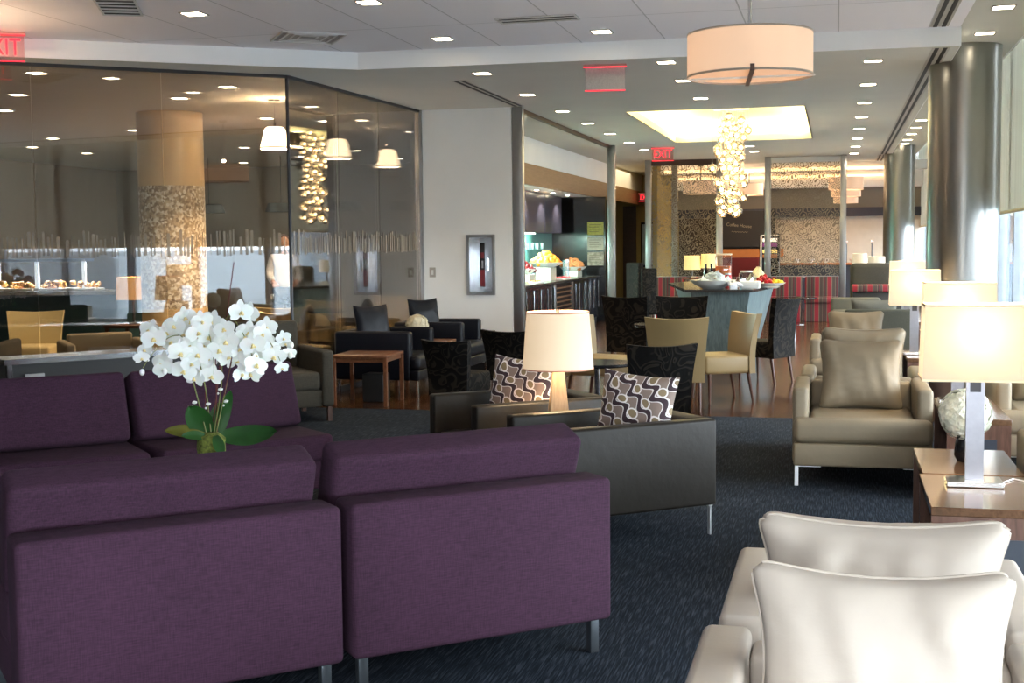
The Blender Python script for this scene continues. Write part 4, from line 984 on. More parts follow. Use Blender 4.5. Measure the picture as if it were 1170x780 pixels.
g = NB(); box(g, -.105, .105, -.105, .105, .0, .42, .015, 2); obj('tank', g, mk_glass('plastic_tank', (.96, .88, .78), .1, .8), t)
g = NB(); box(g, -.098, .098, -.098, .098, .01, .27, .01, 2); obj('juice', g, plain('orange_juice', srgb(244, 140, 60), .3, 0, .06), t)
g = NB(); box(g, -.11, .11, -.11, .11, .42, .44, .008, 2); obj('lid', g, plain('lid_cream', srgb(236, 222, 200), .5), t)
def jar(loc, r, h, m, label, lid=STEEL):
    t = thing('jar', label, 'jar', loc); g = NB(); lathe(g, [(.001, 0), (r, 0), (r, h*.85), (r*.8, h)], 24, cap=False); obj('body', g, m, t)
    g = NB(); cyl(g, 0, 0, h, h+.02, r*.85, 24); obj('lid', g, lid, t)
jar((-1.38, 17.15, IZ), .05, .17, RED, 'red jar with grey lid in front of the juice dispenser')
jar((-1.18, 17.7, IZ), .10, .19, mk_glass('jar_glass', (.9, .92, .95), .2, .8), 'wide clear glass jar in the middle of the island', WHITE)
jar((-1.02, 17.35, IZ), .045, .11, WHITE, 'small white jar between the dish and the fruit platter')
for k, (x, y) in enumerate(((-1.74, 17.9), (-1.69, 18.15))):
    g = NB(); lathe(g, [(.001, 0), (.036, 0), (.036, .17), (.014, .22), (.014, .30), (.016, .30)], 20, cap=False); o = tag(obj('bottle', g, BLACK), ['dark bottle just left of the juice dispenser', 'second dark bottle behind the first, left of the juice dispenser'][k], 'bottle', 'dark bottles on the island'); o.location = (x, y, IZ)
random.seed(2)
g = NB(); q = NB(); lathe(q, [(.17, 0), (.15, .07), (.10, .15), (.04, .22), (.001, .25)], 20); 
for v in q.verts: v.co += Vector((random.uniform(-1, 1), random.uniform(-1, 1), random.uniform(-1, 1)))*.014
o = tag(obj('flower_mound', q, CREAM), 'pale mound of bread and flowers behind the fruit on the island', 'food'); o.location = (-1.05, 18.1, IZ); g.free()
bowl((-.86, 17.3, IZ), .22, .06, 'white footed fruit platter at the right end of the island', WHITE, 'platter', 'fruit_platter')
def pile(loc, n, r, rad, m, name, label, cat, group, hgt=.6, sc=(1, 1, 1)):
    P = None
    for k in range(n):
        a = k*2.4; s = math.sqrt((k+.5)/n); p = (loc[0]+rad*s*math.cos(a), loc[1]+rad*s*math.sin(a), loc[2]+r*.9+(1-s)*rad*hgt)
        if P is None:
            g = NB(); ball(g, (0, 0, 0), r, 2, sc, jit=.03); P = o = tag(obj(name, g, m), label, cat, group)
        else: o = P.copy(); COL.objects.link(o)
        o.location = p; o.rotation_euler = (k, k*1.3, k*.7)
pile((-.93, 17.3, IZ+.03), 14, .03, .11, RED, 'strawberry', 'red strawberry heaped on the white island platter', 'fruit', 'strawberries on the island', 1.0)
pile((-.77, 17.35, IZ+.03), 10, .028, .09, YELLOW, 'pineapple_chunk', 'yellow pineapple chunk at the right of the island platter', 'fruit', 'pineapple chunks on the island', .4, (1.3, .9, .7))
bowl((-.80, 16.95, IZ), .10, .02, 'small white plate at the right corner of the island', WHITE, 'plate', 'plate', foot=.6)

# ================================================================== BUFFET COUNTER
t = thing('buffet_counter', 'dark stone buffet counter with glossy black cupboards in the alcove', 'counter', (-4.98, 20.3, 0))
g = NB(); box(g, -.48, .46, -3.3, 4.9, .885, .92, .004, 1); obj('counter_top', g, plain('dark_stone', srgb(58, 56, 54), .15, 0, .1, 20), t)
g = NB(); box(g, -.48, .38, -3.3, 4.9, .0, .885); obj('carcass', g, BLACKM, t)
doors = [(-4.7+.5*k, -4.7+.5*k+.48) for k in range(3, 11)]+[(2.5+.48*k, 2.5+.48*k+.46) for k in range(5)]
for a, c in doors:
    if 1.0 < a < 2.4: continue
    g = NB(); box(g, .38, .40, a, c, .1, .87, .003, 1); d_ = obj('door', g, plain('gloss_cupboard', srgb(36, 38, 44), .12), t)
    g = NB(); tube(g, [(.43, c-.06, .3), (.43, c-.06, .82)], .011, 8); obj('handle', g, CHROME, d_)
g = NB(); box(g, .385, .41, .75, 2.45, .12, .87); k_ = obj('drinks_cooler', g, BLACK, t)
g = NB()
for k in range(9): box(g, .411, .425, .95, 2.2, .16+.078*k, .185+.078*k)
obj('rack', g, plain('brass_brown', srgb(140, 104, 80), .3, .5), k_)
g = NB(); box(g, .41, .43, 2.26, 2.36, .12, .87); box(g, .41, .43, .8, .9, .12, .87); obj('frame', g, STEEL, k_)
# wall units, shelves
for k, (a, c) in enumerate(((17.1, 18.6), (18.62, 20.1), (20.12, 21.6), (21.62, 23.1), (23.12, 24.6))):
    t = thing('wall_cabinet', ['teal-lit glossy wall cabinet at the near end of the buffet', 'glossy blue-grey wall cabinet, second in the buffet row', 'dark plum wall cabinet, third in the buffet row', 'dark plum wall cabinet, fourth in the buffet row', 'dark plum wall cabinet beside the black end panel'][k], 'cabinet', (-5.33, (a+c)/2, 1.75), 0, 'wall cabinets over the buffet'); h = (c-a)/2-.005
    g = NB(); box(g, -.16, .14, -h, h, 0, .70); obj('body', g, BLACKM, t)
    g = NB(); box(g, .14, .16, -h, h, 0, .70, .003, 1); obj('door', g, plain('teal_gloss_door', srgb(84, 110, 112), .15) if k < 2 else PLUMC, t)
t = thing('glass_shelf', 'lit glass shelf full of upturned glasses over the buffet', 'shelf', (-5.3, 20.8, 1.44))
g = NB(); box(g, -.17, .17, -3.2, 2.6, 0, .012); obj('board', g, CLEAR, t); g = NB(); box(g, -.16, -.12, -3.2, 2.6, .29, .31); obj('light_strip', g, LEDC, t)
light('AREA', 'shelf_lamp', (-5.25, 20.5, 1.72), 120, (.75, 1, .88), 5, (0, 0, R(90)), sy=.1)
random.seed(4); GL = None
for k in range(26):
    loc = (-5.28+.06*(k % 2), 18.3+.19*k, 1.453)
    if GL is None:
        g = NB(); lathe(g, [(.028, 0), (.034, .11), (.032, .11), (.026, .004), (.001, .004)], 14, cap=False); GL = o = tag(obj('glass', g, mk_glass('tumbler', (.9, .95, .93), .25, 1)), 'clear tumbler on the lit shelf over the buffet', 'glass', 'tumblers on the buffet shelf')
    else: o = GL.copy(); COL.objects.link(o)
    o.location = loc
g = NB(); box(g, -5.49, -4.42, 25.22, 25.3, 0, 2.46); tag(obj('notice_partition', g, BLACK), 'tall black end panel of the buffet holding three notices', 'panel')
for k, (z, m) in enumerate(((1.84, plain('notice_yellow', srgb(196, 200, 110), .6, 0, .15, 30)), (1.54, plain('notice_white', srgb(190, 196, 180), .6, 0, .08, 30)), (1.24, plain('notice_photo', srgb(150, 146, 130), .5, 0, .5, 14)))):
    t = thing('notice', ['yellow-green printed notice, topmost on the black end panel', 'white printed notice in the middle of the black end panel', 'grey photo notice, lowest on the black end panel'][k], 'notice', (-4.62, 25.22, z), 0, 'notices on the end panel')
    g = NB(); box(g, -.16, .16, -.012, 0, -.13, .13); obj('sheet', g, m, t)
    g = NB()
    for i in range(4): box(g, -.12, .12-(.05*(i % 2)), -.014, -.012, .07-.045*i, .078-.045*i)
    obj('print', g, plain('ink', srgb(90, 96, 60), .6), t)
def stand_bowl(y, rbig, m, name, label, cat, grp, n, r, lab2, sc=(1, 1, 1), stand=.0, x=-4.85):
    if stand:
        g = NB(); box(g, x-.13, x+.13, y-.22, y+.22, .92, .92+stand, .005, 1); tag(obj('display_riser', g, plain('riser_white', srgb(190, 190, 176), .3)), 'white display riser under the bowl of '+cat+' on the buffet counter', 'riser')
    bowl((x, y, .92+stand), rbig, .09, lab2, WHITE, 'bowl', 'fruit_bowl'); pile((x, y, .95+stand), n, r, rbig*.8, m, name, label, cat, grp, .8, sc)
stand_bowl(20.15, .2, plain('dark_red_fruit', srgb(110, 20, 28), .3, 0, .2, 20), 'plum', 'dark red plum heaped in the first buffet bowl', 'plums', 'plums in the first bowl', 22, .042, 'white bowl of dark red plums at the near end of the buffet', stand=.14)
stand_bowl(21.75, .3, ORANGE, 'orange', 'orange segment heaped in the middle buffet bowl', 'oranges', 'oranges in the middle bowl', 30, .055, 'white bowl heaped with oranges in the middle of the buffet', (1.2, 1, .8), stand=.22)
stand_bowl(24.1, .26, BROWNF, 'pastry', 'brown pastry piled in the far buffet bowl', 'pastries', 'pastries in the far bowl', 20, .055, 'white bowl of pastries at the far end of the buffet', (1.4, 1, .7), stand=.10)
for k, (y, m, lb) in enumerate(((19.1, GREEN, 'tray of mixed green salad at the near buffet edge'), (20.0, BROWNF, 'tray of browned snacks on the buffet beside the salad'), (22.2, RED, 'tray of sliced tomatoes and meat on the buffet'))):
    t = thing('food_tray', lb, 'tray', (-4.66, y, .92), 0, 'food trays on the buffet'); g = NB(); box(g, -.1, .1, -.28, .28, 0, .03, .008, 2); obj('tray', g, WHITE, t)
    g = NB(); random.seed(k)
    for i in range(40): ball(g, (random.uniform(-.08, .08), random.uniform(-.25, .25), .035), random.uniform(.012, .022), 1)
    obj('food', g, m, t)['kind'] = 'stuff'
def clear_jar(x, y, lb):
    t = thing('glass_jar', lb, 'jar', (x, y, .92), 0, 'clear jars on the buffet'); g = NB(); cyl(g, 0, 0, 0, .3, .06, 20); obj('body', g, mk_glass('jar_clear', (.88, .93, .92), .25, 1) if 'jar_clear' not in bpy.data.materials else bpy.data.materials['jar_clear'], t); g = NB(); cyl(g, 0, 0, .3, .33, .062, 20); obj('lid', g, CHROME, t)
clear_jar(-5.2, 22.4, 'clear lidded jar behind the oranges on the buffet'); clear_jar(-5.2, 23.0, 'clear lidded jar between the oranges and pastries'); clear_jar(-4.8, 23.2, 'clear lidded jar just left of the pastries')

# hose cabinet and switch
t = thing('hose_cabinet', 'stainless steel fire extinguisher cabinet with narrow window on the white wall', 'cabinet', (-4.225, 15.3, 1.30))
g = NB()
for a in ((-.18, -.145, -.37, .37), (.145, .18, -.37, .37), (-.145, .145, .335, .37), (-.145, .145, -.37, -.335)): box(g, a[0], a[1], -.035, 0, a[2], a[3], .003, 1)
obj('frame', g, STEEL, t)
g = NB(); box(g, -.143, -.012, -.022, -.012, -.333, .333); box(g, .052, .143, -.022, -.012, -.333, .333); box(g, -.012, .052, -.022, -.012, .27, .333); box(g, -.012, .052, -.022, -.012, -.333, -.27); d_ = obj('door', g, CHROME, t, False)
g = NB(); tube(g, [(.088, -.04, .06), (.088, -.04, -.06)], .009, 8); cyl(g, .088, -.03, .06, .08, .014, 10); cyl(g, .088, -.03, -.08, -.06, .014, 10); obj('handle', g, CHROME, d_)
g = NB(); box(g, -.012, .052, -.010, -.004, -.27, .27); obj('backing', g, BLACKM, t)
g = NB(); box(g, -.01, .05, -.016, -.0105, -.26, -.06); box(g, .0, .04, -.016, -.0105, .08, .15); obj('extinguisher', g, plain('extinguisher_red', srgb(130, 34, 42), .35), t)
g = NB(); cyl(g, .02, -.013, -.04, .05, .012, 8); obj('valve', g, STEEL, t)
t = thing('wall_switch', 'small white wall switch left of the steel cabinet', 'switch', (-4.85, 15.3, 1.21)); g = NB(); box(g, -.04, .04, -.008, 0, -.06, .06, .002, 1); obj('plate', g, plain('switch_plate', srgb(176, 172, 164), .4), t); g = NB(); box(g, -.014, .014, -.012, -.008, -.03, .03, .001, 1); obj('rocker', g, WHITE, t)

# ================================================================== FAR ZONE
def bench(x0, x1, y, label, back=.86, seat=.48):
    t = thing('banquette', label, 'bench', ((x0+x1)/2, y, 0), 0, 'red striped banquettes'); h = (x1-x0)/2-.01
    g = NB(); box(g, -h, h, .1, .24, .46, back, .02, 3); obj('backrest', g, STRIPE, t)
    g = NB(); box(g, -h, h, -.3, .12, .36, seat, .03, 3); obj('seat_cushion', g, STRIPE, t)
    g = NB(); box(g, -h+.01, h-.01, -.26, .24, .0, .36, .005, 1); obj('base', g, STRIPE, t)
bench(-3.62, -2.55, 25.70, 'red and brown striped banquette behind the left of the island'); bench(-2.5, -1.9, 25.70, 'striped banquette hidden mostly behind the island')
bench(-1.55, -.63, 25.70, 'red and brown striped banquette behind the chrome pedestal table'); bench(-.6, .06, 25.70, 'red and brown striped banquette touching the rightmost screen post')
bistro((-.76, 24.7, 0), 'low chrome pedestal table in front of the striped banquettes', .5, .42, grp=None)
bistro((-2.5, 24.6, 0), 'dark pedestal table in front of the left striped banquette', .6, .35, grp=None)
t = thing('wing_chair', 'tall black floral wing chair standing at the leftmost screen post', 'chair', (-3.26, 22.9, 0), R(120))
g = NB(); box(g, -.3, .3, .18, .3, .3, 1.2, .04, 4); obj('backrest', g, FLORAL, t)
g = NB(); box(g, -.3, .3, -.3, .2, .28, .5, .04, 4); obj('seat', g, FLORAL, t)
for s in (-1, 1):
    g = NB(); box(g, s*.3-.04, s*.3+.04, -.05, .25, .3, 1.1, .03, 3); obj('wing', g, FLORAL, t)
for sx in (-1, 1):
    for sy in (-1, 1): g = NB(); tube(g, [(sx*.25, sy*.23, .3), (sx*.26, sy*.26, 0)], .02, 8, r2=.012); obj('leg', g, STEEL, t)
# yellow lamps on a ledge behind the benches
g = NB(); box(g, -3.1, -1.95, 25.2, 25.34, .6, .8, .005) if False else g
g.free()
t = thing('lamp_ledge', 'narrow dark ledge carrying the yellow lamps behind the left banquette', 'shelf', (-2.45, 26.5, 0))
g = NB(); box(g, -.7, .6, -.15, .15, .0, .84, .01, 2); obj('body', g, LEGW, t)
def round_lamp(loc, r, h, z0, m, label, grp, e=4):
    t = thing('table_lamp', label, 'lamp', loc, 0, grp)
    g = NB(); lathe(g, [(r, z0), (r*.92, z0+h), (r*.9, z0+h), (r*.98, z0), (r, z0)], 36, cap=False); obj('shade', g, m, t)
    g = NB(); lathe(g, [(.001, 0), (.07, 0), (.07, .015), (.02, .03), (.02, z0+.05), (.001, z0+.05)], 20, cap=False); obj('base', g, DARKMET, t)
    if e: light('POINT', 'lamp_bulb', (loc[0], loc[1], loc[2]+z0+h*.5), e, (1, .72, .4), .04)
# they stand in front of the glass, lit
round_lamp((-2.72, 25.22, .86), .165, .27, .16, SHADE_Y, 'yellow-lit round lamp at the left behind the island', 'yellow lamps behind the island')
round_lamp((-2.40, 25.3, .86), .165, .27, .19, SHADE_Y, 'yellow-lit round lamp nearest the juice dispenser', 'yellow lamps behind the island')
t = thing('lamp_stand', 'dark stand under the two yellow lamps behind the island', 'table', (-2.56, 25.24, 0)); g = NB(); box(g, -.34, .34, -.1, .1, .83, .86, .004, 1); obj('table_top', g, LEGW, t)
for x in (-.3, .3): g = NB(); box(g, x-.02, x+.02, -.02, .02, 0, .83); obj('leg', g, LEGW, t)
# right far seating
t = thing('loveseat', 'grey-green fabric loveseat seen from behind, pale seat, past the taupe armchairs', 'sofa', (.48, 15.75, 0))
g = NB(); box(g, -.38, .38, -.42, -.26, .12, .76, .03, 4); obj('backrest', g, GREEN_F, t)
for s in (-1, 1): g = NB(); box(g, s*.38-.05, s*.38+.05, -.40, .42, .12, .62, .03, 3); obj('arm', g, GREEN_F, t)
g = NB(); box(g, -.33, .33, -.26, .42, .12, .46, .03, 3); obj('seat_cushion', g, GREEN_F, t)
g = NB(); pillow(g, .52, .42, .16, Matrix.Translation((-.05, -.1, .66)) @ Matrix.Rotation(R(15), 4, 'X'), 16, .05); obj('back_cushion', g, PALE_F, t)
for sx in (-.36, .36):
    for sy in (-.36, .36): g = NB(); cyl(g, sx, sy, 0, .125, .02, 10); obj('leg', g, CHROME, t)
t = thing('booth_seat', 'striped booth seat with grey rounded back near the far steel column', 'bench', (.62, 21.6, 0))
g = NB(); box(g, -.38, .42, -.1, .35, .72, .84, .03, 3); obj('seat_cushion', g, STRIPE, t)
g = NB(); box(g, -.36, .40, -.05, .33, .0, .72, .01, 2); obj('base', g, BLACKM, t)
g = NB(); box(g, -.4, .28, .33, .52, .2, 1.18, .08, 5); obj('backrest', g, GREY_F, t)
t = thing('pale_armchair', 'pale grey-green seat showing just above the loveseat', 'armchair', (.25, 17.9, 0))
g = NB(); box(g, -.32, .34, -.3, .3, .14, .62, .05, 4); obj('seat', g, PALE_F, t); g = NB(); box(g, -.32, .34, .2, .34, .14, .78, .05, 4); obj('backrest', g, PALE_F, t)
for sx in (-.28, .3):
    for sy in (-.25, .28): g = NB(); cyl(g, sx, sy, 0, .15, .015, 8); obj('leg', g, CHROME, t)
t = thing('shelf_table', 'dark side stand by the far steel column under two round lamps', 'table', (.60, 23.6, 0)); g = NB(); box(g, -.35, .35, -.3, .3, .78, .82, .005, 1); obj('table_top', g, WHITE, t); g = NB(); box(g, -.3, .3, -.25, .25, 0, .78); obj('base', g, BLACKM, t)
round_lamp((.40, 23.8, .82), .14, .22, .28, SHADE_R, 'small round-shade lamp, left of the far pair by the column', 'far round lamps by the column')
round_lamp((.68, 23.4, .82), .15, .24, .21, SHADE_R, 'small round-shade lamp, right of the far pair by the column', 'far round lamps by the column')
# menu board and fridge
t = thing('menu_board', 'black chalk menu board with white script above the far bar', 'sign', (-1.95, 30.9, 1.85))
g = NB(); box(g, -.85, .55, -.03, .03, -.42, .42, .005, 1); obj('board', g, BLACKM, t)
o = text('lettering', 'Coffee House', .105, plain('chalk', srgb(150, 140, 120), .8), t, (-.28, -.035, .08), (PI/2, R(6), 0))
g = NB(); tube(g, [(-.45+.02*i, -.035, -.06+.012*math.sin(i*2.1)-.001*i) for i in range(20)], .004, 5); obj('scribble', g, MATS['chalk'], t)
g = NB(); box(g, -2.8, -1.2, 30.85, 30.95, 1.18, 1.38); tag(obj('wood_panel', g, plain('amber_panel', srgb(176, 112, 56), .4)), 'amber wooden panel below the chalk menu board', 'panel')  # amber is the panel's own plain colour
g = NB(); box(g, -2.8, -1.75, 30.6, 30.85, 0, 1.18, .01, 1); tag(obj('back_bench', g, plain('deep_red', srgb(96, 12, 20), .5)), 'dark red bench back under the amber panel at the far bar', 'bench')
t = thing('drinks_fridge', 'glass-front fridge with coloured packets beside the middle screen post', 'fridge', (-1.45, 29.6, 0))
g = NB(); box(g, -.22, .22, -.2, .3, 0, 1.72, .01, 1); obj('body', g, BLACK, t)
g = NB(); box(g, -.2, -.17, -.22, -.2, .9, 1.7); box(g, -.2, .2, -.22, -.2, 1.67, 1.7); obj('frame', g, WHITE, t)
for k, (m, z) in enumerate(((emit('packet_white', (1, .95, .9), .2), 1.58), (plain('packet_purple', srgb(130, 60, 140), .5), 1.47), (emit('packet_yellow', (1, .75, .25), .15), 1.33), (BROWNF, 1.22))):
    g = NB(); box(g, -.15, .17, -.22, -.2, z-.04, z+.04, .01, 1); obj('packet', g, m, t)
random.seed(8); BW = None
for k in range(7):
    if BW is None: BW = o = bowl((0, 0, 0), .1, .09, 'pale bowl lined up on the far bar counter', WHITE, 'bowl', 'bowl', 'bowls on the far bar')
    else: o = BW.copy(); COL.objects.link(o)
    o.location = (-.9+.32*k, 30.45, 1.05)
for k, x in enumerate((.22, .78)):
    t = thing('bar_spout', ['slim dark tap standing on the far bar, left of two', 'slim dark tap standing on the far bar, right of two'][k], 'tap', (x, 30.5, 1.05)); g = NB(); tube(g, [(0, 0, 0), (0, 0, .42), (-.02, -.03, .46)], .014, 8); obj('pipe', g, DARKMET, t); g = NB(); ball(g, (0, 0, .48), .03, 2); obj('knob', g, CHROME, t)
for x in (-.5, .5): light('SPOT', 'bar_spot', (x, 30.7, 2.1), 12, (1, .85, .62), .05, (R(-20), 0, 0), spot=R(110))
light('AREA', 'bar_lamp', (-1.0, 28.8, 3.0), 26, (1, .66, .38), 3, (0, 0, 0), sy=1)
light('AREA', 'corridor_lamp', (-4.4, 28.5, 3.15), 6, (1, .8, .5), 1, (0, 0, 0), sy=3)

# ================================================================== CAFE BEHIND THE GLASS
def cafe_chair(loc, rz, label, mat, grp='low chairs behind the glass'): return side_chair(loc, rz, label, mat, grp, w=.56, top=.82)
cafe_chair((-6.45, 14.4, 0), R(200), 'cafe chair coloured as lit behind the glass, left of the chef', CAFE_LIT)
cafe_chair((-6.5, 16.3, 0), R(160), 'cafe chair coloured as lit behind the glass under the middle pendant', CAFE_LIT)
cafe_chair((-6.15, 17.9, 0), R(170), 'cafe chair coloured as lit behind the glass close to the white wall', CAFE_LIT)
cafe_chair((-5.75, 13.2, 0), R(150), 'cafe chair coloured as lit behind the glass next to the navy armchairs', CAFE_LIT)
cafe_chair((-8.9, 12.9, 0), R(20), 'cafe chair coloured as lit behind the glass left of the mosaic pillar', CAFE_LIT)
lounge_chair((-7.3, 10.95+.9, 0), R(40), 'tan armchair behind the glass, just over the console table', TAN, 'armchairs behind the glass', seed=51, at=.6, bt=.66, cush=False)
lounge_chair((-8.5, 11.3, 0), R(200), 'grey armchair behind the glass with square back at left', GREY_F, 'armchairs behind the glass', w=.8, at=.62, bt=.88, cush=False, tcush=False, legkind='wood')
lounge_chair((-9.7, 10.2, 0), R(150), 'grey-brown armchair behind the glass at the far left edge', GREY_F, 'armchairs behind the glass', w=.8, at=.62, bt=.8, cush=False, tcush=False, legkind='wood')
for k, (x, y) in enumerate(((-7.0, 15.3), (-6.2, 15.35), (-9.6, 12.2), (-7.6, 17.6))):
    bistro((x, y, 0), ['dark pedestal table behind the glass under the first pendant', 'dark pedestal table behind the glass under the middle pendant', 'dark pedestal table behind the glass at the left', 'dark pedestal table behind the glass near the chef'][k], .74, .38, grp='pedestal tables behind the glass')
    g = NB(); lathe(g, [(.03, 0), (.006, .008), (.005, .09), (.036, .15), (.03, .2), (.028, .2), (.033, .15), (.001, .095)], 16, cap=False); o = tag(obj('wine_glass', g, bpy.data.materials['tumbler']), ['stemmed glass on the table under the first pendant', 'stemmed glass on the table under the middle pendant', 'stemmed glass on the left cafe table', 'stemmed glass on the table near the chef'][k], 'glass', 'wine glasses behind the glass'); o.location = (x, y, .74)
round_lamp((-9.4, 16.0, .5), .23, .31, .34, emit('lit_orange_shade', (1, .46, .10), .12, (.4, .25, .1)), 'orange-lit lamp behind the glass left of the mosaic pillar', 'cafe table lamps', 6)
t = thing('lamp_table', 'small dark table under the orange-lit cafe lamp', 'table', (-9.4, 16, 0)); g = NB(); box(g, -.3, .3, -.3, .3, .46, .5, .005, 1); obj('table_top', g, LEGW, t)
for sx in (-.26, .26):
    for sy in (-.26, .26): g = NB(); box(g, sx-.02, sx+.02, sy-.02, sy+.02, 0, .46); obj('leg', g, LEGW, t)
# servery counter with sneeze guard
t = thing('servery_counter', 'teal-fronted food servery behind the glass with lit sneeze guard', 'counter', (-11.3, 16.9, 0), R(8))
g = NB(); box(g, -1.6, 1.8, -.35, .35, 0, .88); obj('body', g, plain('teal_front', srgb(60, 92, 100), .3), t)
g = NB(); box(g, -1.65, 1.85, -.42, .42, .88, .93, .005, 1); obj('counter_top', g, plain('servery_top', srgb(150, 150, 140), .15), t)
for x in (-1.3, -.7, -.1, .62): g = NB(); box(g, x-.025, x+.025, -.2, -.15, .93, 1.36); obj('post', g, emit('lit_post', (.8, .9, 1), .2), t)
g = NB(); box(g, -1.4, .65, -.22, .1, 1.36, 1.40); obj('canopy', g, STEEL, t); g = NB(); box(g, -1.35, .62, -.19, -.18, .98, 1.34); obj('sneeze_guard', g, CLEAR, t)
light('AREA', 'servery_lamp', (-11.4, 16.9, 1.34), 14, (.85, .93, 1), 1.8, (0, 0, 0), sy=.15)
random.seed(14)
for k in range(5):
    g = NB()
    for i in range(26): ball(g, (random.uniform(-.2, .2), random.uniform(-.1, .1), .05+random.uniform(0, .07)), random.uniform(.025, .045), 1)
    box(g, -.24, .24, -.14, .14, 0, .04, .01, 1, mi=1)
    o = tag(obj('food_platter', g, [plain('golden_food', srgb(220, 160, 80), .5, 0, .3, 20), WHITE]), ['golden food platter at the far left of the servery', 'golden food platter second along the servery', 'golden food platter in the middle of the servery', 'golden food platter fourth along the servery', 'golden food platter at the right end of the servery'][k], 'food', 'servery platters'); o.location = (-12.6+.48*k, 16.62+.06*k, .932)
# chef
def person(loc, rz, label):
    t = thing('person', label, 'person', loc, rz)
    def skin(name, verts, edges, radii, mat, root=0, sub=2, par=None):
        me = bpy.data.meshes.new(name); me.from_pydata(verts, edges, []); o = bpy.data.objects.new(name, me); COL.objects.link(o); o.parent = par or t
        m = o.modifiers.new('s', 'SKIN'); m.use_smooth_shade = True
        for i, v in enumerate(me.skin_vertices[0].data): v.radius = (radii[i] if isinstance(radii[i], tuple) else (radii[i],)*2)
        me.skin_vertices[0].data[root].use_root = True
        s = o.modifiers.new('u', 'SUBSURF'); s.levels = sub; s.render_levels = sub; me.materials.append(mat); return o
    V = [(0, 0, .95), (0, -.01, 1.12), (0, .0, 1.32), (0, 0, 1.43), (0, -.02, 1.5)]; E = [(0, 1), (1, 2), (2, 3), (3, 4)]; RR = [(.15, .11), (.13, .10), (.16, .11), (.07, .06), .055]
    for s in (-1, 1):
        b0 = len(V); V += [(s*.17, 0, 1.38), (s*.23, -.02, 1.12), (s*.17, -.22, 1.0), (s*.15, -.28, .99)]; RR += [.06, .048, .036, .03]; E += [(2, b0), (b0, b0+1), (b0+1, b0+2), (b0+2, b0+3)]
        b1 = len(V); V += [(s*.10, 0, .88), (s*.11, .0, .48), (s*.11, .02, .09), (s*.12, -.13, .04)]; RR += [.09, .062, .045, .035]; E += [(0, b1), (b1, b1+1), (b1+1, b1+2), (b1+2, b1+3)]
        for f in range(5):
            bf = len(V); dx = (-.025+.0125*f)*1.2 if f < 4 else -s*.045; ln = (.055, .065, .06, .05, .03)[f]
            V += [(s*.15+dx, -.32, .985), (s*.15+dx*1.1, -.32-ln*.6, .97), (s*.15+dx*1.1, -.32-ln, .94)]; RR += [.010, .0085, .008]; E += [(b0+3, bf), (bf, bf+1), (bf+1, bf+2)]
    skin('body', V, E, RR, SKIN)
    g = NB(); ball(g, (0, -.03, 1.60), .098, 3, (.80, 1, 1.18)); ball(g, (0, -.135, 1.585), .015, 2, (1, 1, 1.3)); ball(g, (.08, -.02, 1.59), .02, 2, (.5, 1, 1.3)); ball(g, (-.08, -.02, 1.59), .02, 2, (.5, 1, 1.3)); obj('head', g, SKIN, t)
    g = NB()
    for s in (-1, 1): ball(g, (s*.03, -.115, 1.61), .009, 1)
    box(g, -.022, .022, -.124, -.12, 1.54, 1.546); obj('face', g, plain('dark_eye', srgb(60, 30, 26), .4), t)
    g = NB(); ball(g, (0, .0, 1.635), .102, 3, (.84, 1.0, 1.0)); obj('hair', g, LEGW, t)
    V = [(0, 0, .86), (0, -.01, 1.12), (0, 0, 1.33), (0, 0, 1.43)]; E = [(0, 1), (1, 2), (2, 3)]; RR = [(.19, .15), (.165, .13), (.185, .13), (.085, .075)]
    for s in (-1, 1): b0 = len(V); V += [(s*.175, 0, 1.38), (s*.235, -.02, 1.12), (s*.175, -.2, 1.01)]; RR += [.075, .065, .05]; E += [(2, b0), (b0, b0+1), (b0+1, b0+2)]
    skin('jacket', V, E, RR, JACKET)
    V = [(0, 0, .93)]; E = []; RR = [(.165, .13)]
    for s in (-1, 1): b1 = len(V); V += [(s*.10, 0, .86), (s*.11, 0, .48), (s*.11, .02, .1)]; RR += [.11, .085, .075]; E += [(0, b1), (b1, b1+1), (b1+1, b1+2)]
    skin('trousers', V, E, RR, BLACKM)
    for s in (-1, 1): g = NB(); box(g, s*.12-.045, s*.12+.045, -.2, .06, 0, .09, .03, 3); obj('shoe', g, BLACK, t)
    return t
person((-8.12, 18.2, 0), R(25), 'person in a white jacket standing in the cafe behind the glass')

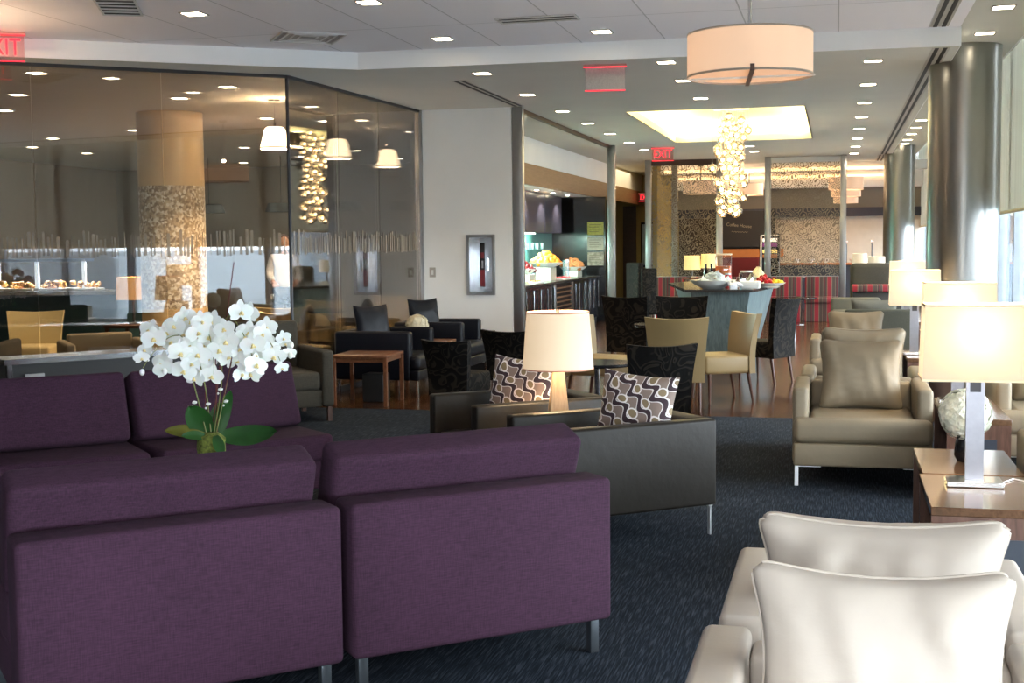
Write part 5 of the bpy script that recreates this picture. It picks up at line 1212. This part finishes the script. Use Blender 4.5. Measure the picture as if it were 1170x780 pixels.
# ================================================================== LIGHT & WORLD
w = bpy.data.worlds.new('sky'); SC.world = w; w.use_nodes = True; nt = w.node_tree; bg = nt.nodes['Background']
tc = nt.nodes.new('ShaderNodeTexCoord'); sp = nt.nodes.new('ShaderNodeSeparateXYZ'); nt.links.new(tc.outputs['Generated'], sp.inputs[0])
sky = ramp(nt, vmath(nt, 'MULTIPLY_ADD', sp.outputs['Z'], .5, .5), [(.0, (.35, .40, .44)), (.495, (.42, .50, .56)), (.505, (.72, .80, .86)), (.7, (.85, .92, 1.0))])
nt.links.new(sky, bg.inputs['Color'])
# sky strength is shaped to light the room: strong behind and beside, weak far ahead
nt.links.new(ramp(nt, vmath(nt, 'MULTIPLY_ADD', sp.outputs['Y'], .5, .5), [(.0, (SKY_REAR,)*3), (.45, (SKY_REAR*.8,)*3), (.75, (SKY_SIDE,)*3), (.95, (SKY_BASE,)*3)]), bg.inputs['Strength'])
light('POINT', 'camera_flash', (0.02, -.06, 1.68), FLASH, (1, .98, .95), .04)
def portal(loc, rot, sx, sy):
    o = light('AREA', 'window_portal', loc, 1, size=sx, rot=rot, sy=sy); o.data.cycles.is_portal = True; return o
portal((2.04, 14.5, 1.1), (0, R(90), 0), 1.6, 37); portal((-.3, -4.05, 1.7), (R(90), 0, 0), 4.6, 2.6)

# ================================================================== CAMERA
F_ = 1476.0
yaw = math.atan(371/F_); pit = math.atan(111.3/F_); roll = .010
Fv = Vector((-math.sin(yaw)*math.cos(pit), math.cos(yaw)*math.cos(pit), -math.sin(pit)))
Rv = Fv.cross(Vector((0, 0, 1))).normalized(); Uv = Rv.cross(Fv)
R2 = math.cos(roll)*Rv-math.sin(roll)*Uv; U2 = math.sin(roll)*Rv+math.cos(roll)*Uv
cam = bpy.data.cameras.new('camera'); cam.sensor_width = 36; cam.lens = 36*F_/1170; cam.clip_end = 6000; cam.clip_start = .05
co = bpy.data.objects.new('camera', cam); COL.objects.link(co)
M = Matrix((R2, U2, -Fv)).transposed().to_4x4(); M.translation = (0, 0, 1.55); co.matrix_world = M
SC.camera = co
vs = SC.view_settings; vs.view_transform = 'Standard'; vs.look = 'None'; vs.gamma = 1; vs.use_curve_mapping = False; vs.exposure = 2.15
SC.cycles.use_denoising = True
SC.cycles.max_bounces = 10; SC.cycles.transparent_max_bounces = 24; SC.cycles.diffuse_bounces = 4
SC.cycles.sample_clamp_indirect = 6
